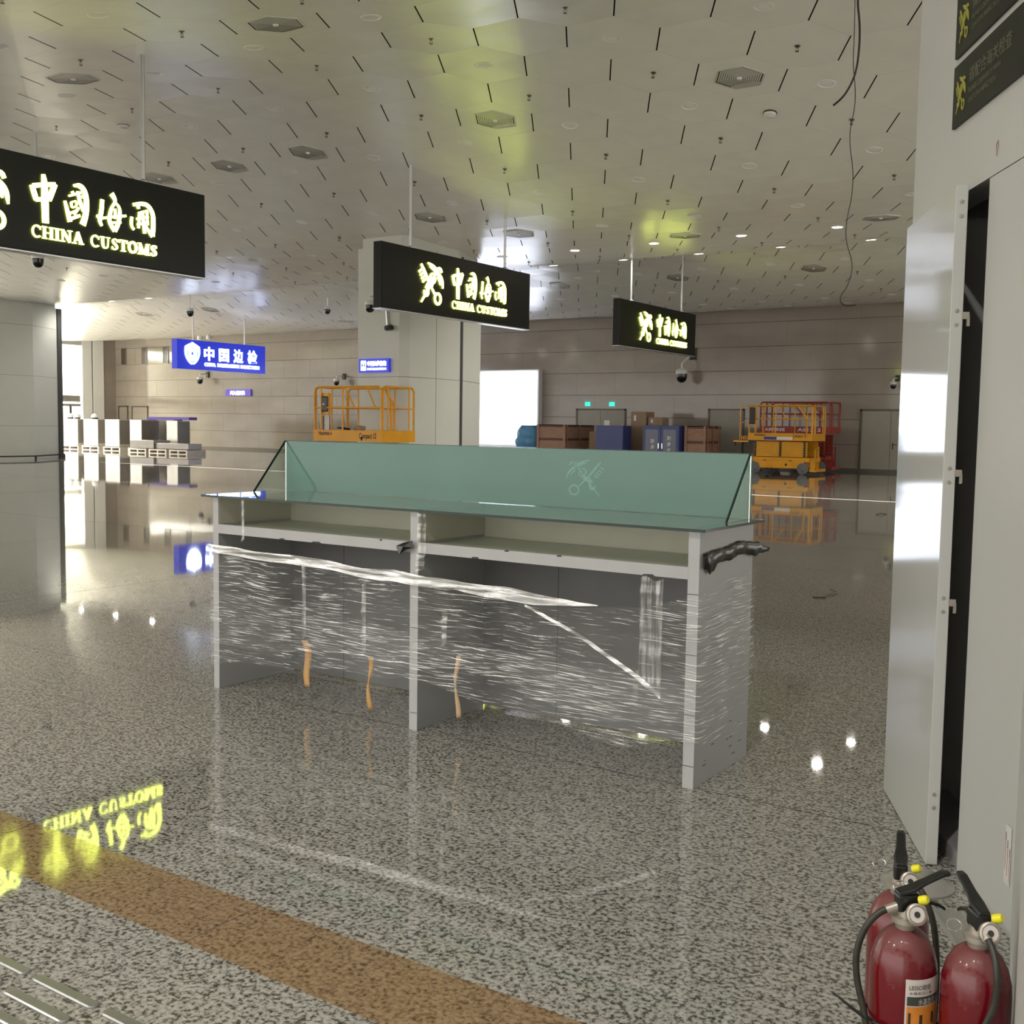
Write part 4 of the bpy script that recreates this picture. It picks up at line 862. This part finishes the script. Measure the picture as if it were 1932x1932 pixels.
# ------------------------------------------------------------------ crates, boxes, cabinets by the far wall
def crate(x0, x1, y0, y1, h, lab):
    t_ = thing('wooden_crate', lab, 'crate', (x0, y0, 0)); a, d = x1-x0, y1-y0
    MB().box((.03, .03, .10), (a-.03, d-.03, h-.03)).build('crate_body', M_wood, t_)
    q = MB()
    for z in (.10, .55, 1.0, h-.10): q.box((0, 0, z), (a, .03, z+.10)); q.box((a-.03, .03, z), (a, d, z+.10)); q.box((0, .03, z), (.03, d, z+.1))
    q.build('batten', M_batten, t_)
    q = MB()
    for x in (.0, a-.10): q.box((x, -.01, .0), (x+.10, .0, h)); q.box((x, d, 0), (x+.1, d+.01, h))
    for y in (.1, d/2-.05, d-.2): q.box((a, y, .0), (a+.012, y+.08, h))
    q.build('corner_post', M_wood, t_)
    MB().box((0, 0, h-.03), (a, d, h)).build('crate_lid', M_wood, t_)
    return t_
crate(-24.95, -23.55, 39.0, 41.4, 1.66, 'wooden crate on the floor right of the glowing panel, leftmost of three')
crate(-20.45, -19.55, 40.6, 42.0, 1.66, 'wooden crate between the two blue cabinets, under the cardboard boxes')
crate(-18.25, -17.35, 39.2, 40.6, 1.68, 'wooden crate standing right of the blue cabinet with windows')
t_ = thing('storage_cabinet', 'plain blue metal cabinet, left of the two by the far wall', 'cabinet', (-22.1, 39.0, 0))
MB().box((0, 0, 0), (1.26, .7, 1.65)).build('body', M_bluecab, t_, bevel=.01); MB().box((.02, -.012, .05), (1.24, -.001, 1.63)).build('back_sheet', M_bluecab, t_)
t_ = thing('equipment_cabinet', 'blue cabinet with tinted door windows and vertical white Chinese lettering', 'cabinet', (-19.95, 39.0, 0))
MB().box((0, 0, 0), (1.57, .6, 1.68)).build('body', M_bluecab, t_, bevel=.01)
for i, x in enumerate((.03, .795)):
    d_ = MB().box((x, -.02, .05), (x+.745, -.001, 1.64)).build('cabinet_door', M_bluecab, t_)
    MB().box((x+.10, -.026, .35), (x+.645, -.021, 1.52)).build('door_window', M_tint, d_)
    MB().box((x+(.66 if i == 0 else .05), -.05, .78), (x+(.69 if i == 0 else .08), -.021, .98)).build('door_handle', M_chrome, d_)
    for k, ch in enumerate('防暴器材'): text_obj('lettering', ch, .18, M_txtwhite, d_, frame((0, -.027, 0), (1, 0, 0)) @ Matrix.Translation((x+.33 if i == 0 else x+.28, (1.12 if i else 1.0)-.24*k, 0)), .001, 'LEFT', .16, .004)
def cbox(nm, x0, x1, y0, y1, z0, z1, lab, sticker=True, m=M_card):
    t_ = thing(nm, lab, 'box', (x0, y0, z0)); a, d, h = x1-x0, y1-y0, z1-z0
    MB().box((0, 0, 0), (a, d, h)).build('carton', m, t_, bevel=.006)
    MB().box((0, d*.45, h), (a, d*.55, h+.002)).box((a*.47, -.002, 0), (a*.53, 0, h)).build('packing_tape', M_wood, t_)
    if sticker: MB().box((a*.2, -.004, h*.35), (a*.34, -.001, h*.75)).build('sticker', M_txtwhite, t_)
cbox('cardboard_box', -21.32, -20.62, 40.55, 41.3, 1.66+.0, 2.24, 'taller cardboard box with white sticker on top of the crate')
cbox('cardboard_box', -20.55, -19.9, 40.6, 41.2, 1.66, 2.02, 'smaller cardboard box beside the taller one on the crate')
cbox('cardboard_box', -22.75, -22.15, 39.6, 40.2, .7, 1.40, 'pale carton left of the plain blue cabinet', False)
cbox('cardboard_box', -22.8, -22.1, 39.55, 40.25, 0, .698, 'lower carton under the pale carton by the cabinet', False)
cbox('cardboard_box', -21.5, -20.5, 40.5, 41.35, 0, 1.655, 'tall carton under the stickered box behind the blue cabinet', False)
o = MB().box((-21.75, 39.05, 1.66), (-21.5, 39.07, 1.86)).build('paper_notice', M_txtwhite); tag(o, 'white paper notice standing on top of the plain blue cabinet', 'paper')
# blue bundles before the light panel
for i, (z0, z1, w0, w1, lb_) in enumerate(((1.12, 1.62, .60, .42, 'upper blue plastic bundle before the glowing white panel'), (.72, 1.12, .62, .60, 'blue plastic bundle under the top one before the glowing panel'), (.36, .72, .64, .62, 'hidden lower blue bundle in the stack by the glowing panel'), (0, .36, .66, .64, 'bottom blue bundle in the stack by the glowing panel'))):
    q = MB(); prof = []
    for k in range(7):
        f_ = k/6; w_ = w0+(w1-w0)*f_; b_ = .09*sin(pi*f_); prof.append((w_+b_-.05, z0+(z1-z0)*f_))
    vs = []
    for r_, z in prof:
        for a in range(28):
            an_ = 2*pi*a/28; c_, s_ = cos(an_), sin(an_); sq = (abs(c_)**4+abs(s_)**4)**-.25
            jt = .02*noise.noise(Vector((a*.7, z*9, i)))
            vs.append((-25.65+(r_*sq+jt)*c_, 39.6+(r_*.7*sq+jt)*s_, z))
    q.add(vs, [(k*28+a, k*28+(a+1) % 28, (k+1)*28+(a+1) % 28, (k+1)*28+a) for k in range(6) for a in range(28)]+[tuple(range(27, -1, -1)), tuple(range(6*28, 7*28))])
    tag(q.build('blue_bundle', M_bag, smooth=True), lb_, 'bundle', 'stacked blue bundles')

# steel machines on pallets at far left
Y_ = 35.0
def machine(x0, x1, dy, h, lab, y0=Y_, purple=False):
    t_ = thing('inspection_machine', lab, 'machine', (x0, y0, 0)); a = x1-x0
    MB().box((.02, .02, .22), (a-.02, dy, h)).build('cabinet_body', M_galv, t_, bevel=.01)
    MB().box((a-.019, .04, .35), (a, dy-.04, h-.04)).build('side_cover', M_galvd, t_)
    q = MB().box((-.05, -.05, .15), (a+.12, dy+.1, .20)).box((-.05, -.05, 0), (a+.12, dy+.1, .03))
    for x in (-.05, a/2-.02, a+.02): q.box((x, -.05, .03), (x+.10, dy+.1, .15))
    q.build('pallet', M_pallet, t_)
    return t_
m0 = machine(-52.3, -50.95, .5, 1.60, 'steel cabinet machine on a pallet, partly behind the left column')
m1 = machine(-50.5, -49.25, .55, 1.60, 'second wrapped steel machine on a pallet from the left column')
m2 = machine(-48.7, -47.5, .9, 1.60, 'third wrapped steel machine on a pallet from the left column')
m3_ = machine(-46.7, -45.75, 1.1, 1.60, 'fourth steel machine with wrapped base, beside the violet frame')
m4 = machine(-44.5, -43.65, .8, 1.58, 'rightmost steel machine standing beside the violet frame', 35.5)
t_ = thing('violet_frame_unit', 'violet-framed unit standing between the two rightmost steel machines', 'machine', (-47.3, 36.6, 0))
MB().box((0, 0, 1.62), (3.2, .5, 1.76)).box((1.95, 0, 0), (2.1, .5, 1.62)).box((0, 0, 0), (.12, .5, 1.62)).build('frame', M_purple, t_); MB().box((.12, .1, .1), (1.95, .4, 1.6)).build('panel', M_galvd, t_)
t_ = thing('wrapped_conveyor', 'low film-wrapped steel conveyor on pallets right of the machines', 'conveyor', (-45.6, 34.2, 0))
MB().box((0, 0, .22), (1.8, 1.0, .62)).box((1.8, .1, .22), (4.2, .9, .50)).build('conveyor_body', M_galvd, t_, bevel=.02)
q = MB()
for x in (0, 1.5, 3.0): q.box((x, -.05, .14), (x+1.3, 1.05, .2)).box((x, -.05, 0), (x+1.3, 1.05, .03)); [q.box((x+u_, -.05, .03), (x+u_+.1, 1.05, .14)) for u_ in (0, .6, 1.2)]
q.build('pallet', M_pallet, t_)
for i, x in enumerate((-52.0, -51.4, -50.7, -49.9)):
    t_ = thing('white_helmet_light', ['white domed lamp on the first steel machine from left', 'white domed lamp right of the first on the steel machines', 'half hidden white domed lamp between first two machines', 'white domed lamp on top of the second steel machine'][i], 'lamp', (x, 35.3, 1.60)); 
    if i == 2: t_.location.z = 1.22; t_.location.y = 35.7
    MB().lathe([(0, 0), (.16, 0), (.17, .08), (0, .08)], n=16).build('base', M_dark, t_); MB().lathe([(.19, .08), (.18, .18), (.10, .27), (0, .30)], n=16).build('dome', M_trimwhite, t_, smooth=True)
# wall fixtures far left
for i, x in enumerate((-47.25, -46.55)):
    t_ = thing('wall_speaker', ['small white round speaker near the ceiling above the blue sign, left one', 'small white round speaker near the ceiling above the blue sign, right one'][i], 'speaker', (x, 40.0, 5.95)); 
    MB().lathe([(0, 0), (.13, 0), (.15, .07), (.15, .2), (0, .2)], n=16).build('housing', M_camwhite, t_, smooth=True); MB().tube([(0, 0, .2), (0, 0, zc(40)-5.95)], .03, 6).build('stem', M_rod, t_)

# ------------------------------------------------------------------ metal channel, dish
o = MB(); dv = Vector((.5, -.866)); nv = Vector((.866, .5)); a = Vector((-.80, 3.74)); b_ = a+dv*.95
o.prism([tuple(a), tuple(b_), tuple(b_+nv*.095), tuple(a+nv*.095)], 0, .006); o.prism([tuple(a+nv*.089), tuple(b_+nv*.089), tuple(b_+nv*.095), tuple(a+nv*.095)], .006, .03); o.prism([tuple(a), tuple(b_), tuple(b_+nv*.005), tuple(a+nv*.005)], .006, .02)
tag(o.build('metal_channel', varied(mat('dusty_aluminium', (.34, .335, .30), .4, .3), 9, .1)), 'dull grey metal channel lying on the floor beside the wall', 'metal channel')
o = MB().lathe([(0, .05), (.04, .048), (.08, .035), (.11, .012), (.125, .008), (.125, .0), (0, .0)], (-.885, 3.93, 0), 32).build('metal_dish', M_dish, smooth=True); tag(o, 'upturned dull metal dish on the floor behind the fire extinguishers', 'dish')

# ------------------------------------------------------------------ fire extinguishers
def extinguisher(loc, heading, lab, hose, label, ring, k=1.0):
    az = atan2(-loc[0], loc[1]); t_ = thing('fire_extinguisher', lab, 'fire extinguisher', (*loc, 0), az, None); t_.scale = (1, 1, k)
    Rb = .0665
    body = MB().lathe([(0, .0), (.060, .0), (.0665, .010), (Rb, .470), (.0650, .495), (.058, .522), (.045, .545), (.030, .557), (.022, .560), (.0, .560)], n=48).build('cylinder', M_fire, t_, smooth=True)
    MB().lathe([(.0, .56), (.020, .56), (.021, .572), (.028, .573), (.028, .583), (.018, .586), (.017, .600), (0, .600)], n=20).build('neck_collar', M_valve, t_, smooth=True)
    hx, hy = cos(heading), sin(heading); H = Vector((hx, hy, 0)); N = Vector((-hy, hx, 0)); b0 = Vector((0, 0, .60))
    v = MB().bar(b0+Vector((0, 0, .012))-H*.022, b0+Vector((0, 0, .012))+H*.026, .030, .036).build('valve_body', M_black, t_, bevel=.006)
    q = MB(); pts = [(b0-H*.022+Vector((0, 0, .030)), .013), (b0+H*.01+Vector((0, 0, .038)), .017), (b0+H*.035+Vector((0, 0, .050)), .012), (b0+H*.072+Vector((0, 0, .066)), .011), (b0+H*.088+Vector((0, 0, .068)), .009)]
    vs = []
    for p, h in pts: vs += [p-N*h-Vector((0,0,.004)), p+N*h-Vector((0,0,.004)), p+N*h*.8+Vector((0,0,.005)), p-N*h*.8+Vector((0,0,.005))]
    n = len(pts); q.add(vs, [(4*i+j_, 4*i+(j_+1) % 4, 4*i+4+(j_+1) % 4, 4*i+4+j_) for i in range(n-1) for j_ in range(4)]+[(3,2,1,0), tuple(4*(n-1)+i for i in range(4))]); q.build('squeeze_lever', M_black, t_, bevel=.003)
    q = MB(); pts = [(b0+H*.015+Vector((0, 0, .010)), .012), (b0+H*.04+Vector((0, 0, .014)), .010), (b0+H*.066+Vector((0, 0, .006)), .008), (b0+H*.082-Vector((0, 0, .004)), .005)]
    vs = []
    for p, h in pts: vs += [p-N*h-Vector((0,0,.004)), p+N*h-Vector((0,0,.004)), p+N*h+Vector((0,0,.003)), p-N*h+Vector((0,0,.003))]
    n = len(pts); q.add(vs, [(4*i+j_, 4*i+(j_+1) % 4, 4*i+4+(j_+1) % 4, 4*i+4+j_) for i in range(n-1) for j_ in range(4)]+[(3,2,1,0), tuple(4*(n-1)+i for i in range(4))]); q.build('carry_handle', M_black, t_, bevel=.002)
    # gauge, seal, pin ring
    gd = Vector((.30, -.90, .30)).normalized(); gp = Vector((.018, -.022, .598)); gq = MB().lathe([(0, 0), (.020, .0), (.021, .012), (.017, .014), (.016, .011), (0, .010)], gp, 24, tuple(gd)).build('pressure_gauge', M_valve, t_, smooth=True)
    MB().lathe([(0, 0), (.015, 0), (.015, .001), (0, .001)], gp+gd*.0108, 20, tuple(gd)).build('gauge_face', M_label, gq); MB().lathe([(0, 0), (.006, 0), (.006, .001), (0, .001)], gp+gd*.0122, 12, tuple(gd)).build('gauge_hub', M_dark, gq)
    MB().lathe([(0, 0), (.009, 0), (.009, .014), (.006, .018), (0, .018)], b0+Vector((.026, -.012, .022)), 12, (.7, -.3, .35)).build('safety_seal', M_yelcap, t_, smooth=True)
    rc = Vector(ring); q = MB(); q.tube([rc+Vector((.014*cos(a), .010*sin(a), .008*sin(a))) for a in [2*pi*i/20 for i in range(21)]], .0014, 6).build('pin_ring', M_chrome, t_, smooth=True)
    # hose
    hp = [Vector(p) for p in hose]; hs = []
    for k_ in range(len(hp)-1):
        p0, p1, p2, p3 = hp[max(k_-1, 0)], hp[k_], hp[k_+1], hp[min(k_+2, len(hp)-1)]
        for s_ in range(6):
            u_ = s_/6; hs.append(.5*((2*p1)+(-p0+p2)*u_+(2*p0-5*p1+4*p2-p3)*u_*u_+(-p0+3*p1-3*p2+p3)*u_**3))
    hs.append(hp[-1]); ho = MB().tube(hs, .0068, 12).build('hose', M_hose, t_, smooth=True)
    dd = (hp[1]-hp[0]).normalized(); MB().lathe([(0, -.012), (.0095, -.012), (.0095, .012), (.0, .012)], hp[0]+dd*.004, 14, tuple(dd)).build('hose_fitting', M_valve, ho, smooth=True)
    MB().tube([hp[-1], hp[-1]+(hp[-1]-hp[-2]).normalized()*.05], [.009, .011], 12).build('nozzle', M_black, ho, smooth=True)
    if label:
        a0, a1, z0, z1 = label
        def wrap(q, a0, a1, z0, z1, rr):
            n = 20; vs = [(rr*sin(R(a0+(a1-a0)*i/n)), -rr*cos(R(a0+(a1-a0)*i/n)), z) for i in range(n+1) for z in (z0, z1)]; q.add(vs, [(2*i, 2*i+2, 2*i+3, 2*i+1) for i in range(n)]); return q
        lb_ = wrap(MB(), a0, a1, z0, z1, Rb+.0006).build('label', M_label, t_, smooth=True)
        wrap(MB(), a0+3, a1-2, z1-.052, z1-.034, Rb+.0010).build('label_band', M_labeldark, lb_); wrap(MB(), a0+3, a1-2, z0+.01, z1-.054, Rb+.0010).build('label_field', M_orange, lb_)
        q = MB(); wrap(q, a0+25, a0+31, z1-.088, z1-.070, Rb+.0014); wrap(q, a0+50, a0+56, z1-.090, z1-.068, Rb+.0014); wrap(q, a0+6, a0+10, z1-.14, z1-.066, Rb+.0014); wrap(q, a0+34, a0+70, z1-.13, z1-.125, Rb+.0014); q.build('label_pictogram', M_txtdark, lb_)
        def curved(body, sz, am, z, m, wd):
            o = text_obj('lettering', body, sz, m, lb_, Matrix.Identity(4), 0, 'LEFT', wd)
            for v_ in o.data.vertices: an_ = R(am)+v_.co.x/Rb; rr = Rb+.0016; v_.co = Vector((rr*sin(an_), -rr*cos(an_), z+v_.co.y))
        curved('LESSO联塑', .012, a0+6, z1-.020, M_txtdark, .046); curved('水基型灭火器', .006, a0+6, z1-.029, M_txtdark, .05); curved('水基型灭火器', .014, a0+22, z1-.0495, M_label, .062)
    return t_, hs
ex, hs = extinguisher((-.529, 2.262), R(25), 'front red fire extinguisher with orange and white label, hose looping left',
    [(-.024, -.012, .600), (-.050, -.022, .590), (-.076, -.034, .560), (-.091, -.040, .510), (-.088, -.042, .455), (-.074, -.048, .405), (-.062, -.056, .34), (-.058, -.058, .24), (-.056, -.058, .15)], (5, 100, .22, .485), (-.012, .03, .628), 1.045)
q = MB(); n = 40; q.tube([((.0745)*sin(2*pi*i/n), -(.0745)*cos(2*pi*i/n)*(1.0 if cos(2*pi*i/n) < 0 else 1.0), .372+.010*sin(2*pi*i/n-1.2)*-1) for i in range(n+1)], .0035, 6).tube([(-.066, -.055, .385), (-.10, -.055, .405), (-.135, -.05, .425)], [.0035, .003, .0015], 6)
q.build('cable_tie', M_black, ex)
extinguisher((-.389, 2.262), R(118), 'dusty red fire extinguisher nearest the wall, hose hanging down its front',
    [(.010, -.026, .596), (.026, -.050, .580), (.036, -.078, .545), (.034, -.080, .49), (.018, -.079, .44), (-.002, -.078, .39), (-.012, -.078, .30), (-.014, -.078, .2)], (62, 140, .22, .40), (-.045, .0, .592), 1.045)
extinguisher((-.594, 2.474), R(92), 'rear red fire extinguisher standing behind the front one, lever upright',
    [(.022, -.010, .602), (.050, -.030, .575), (.072, -.040, .52), (.082, -.040, .44), (.084, -.036, .34), (.082, -.03, .2)], None, (-.045, .0, .62), 1.01)

# scraps on the floor at right
q = MB(); q.tube([(-3.373, 10.206, .006), (-3.261, 10.256, .008), (-3.267, 10.633, .014), (-3.359, 10.69, .03)], .006, 6).tube([(-3.30, 10.40, .006), (-3.267, 10.633, .014)], .005, 6)
tag(q.build('wire_scrap', M_sprink), 'small bent wire scrap lying on the floor right of the counter', 'wire scrap')
q = MB(); q.tube([(-5.80, 21.088, .01), (-5.74, 21.2, .03), (-5.68, 21.345, .01)], .012, 6)
tag(q.build('cable_scrap', M_cable), 'tiny black scrap on the far floor left of the open door panel', 'cable scrap')
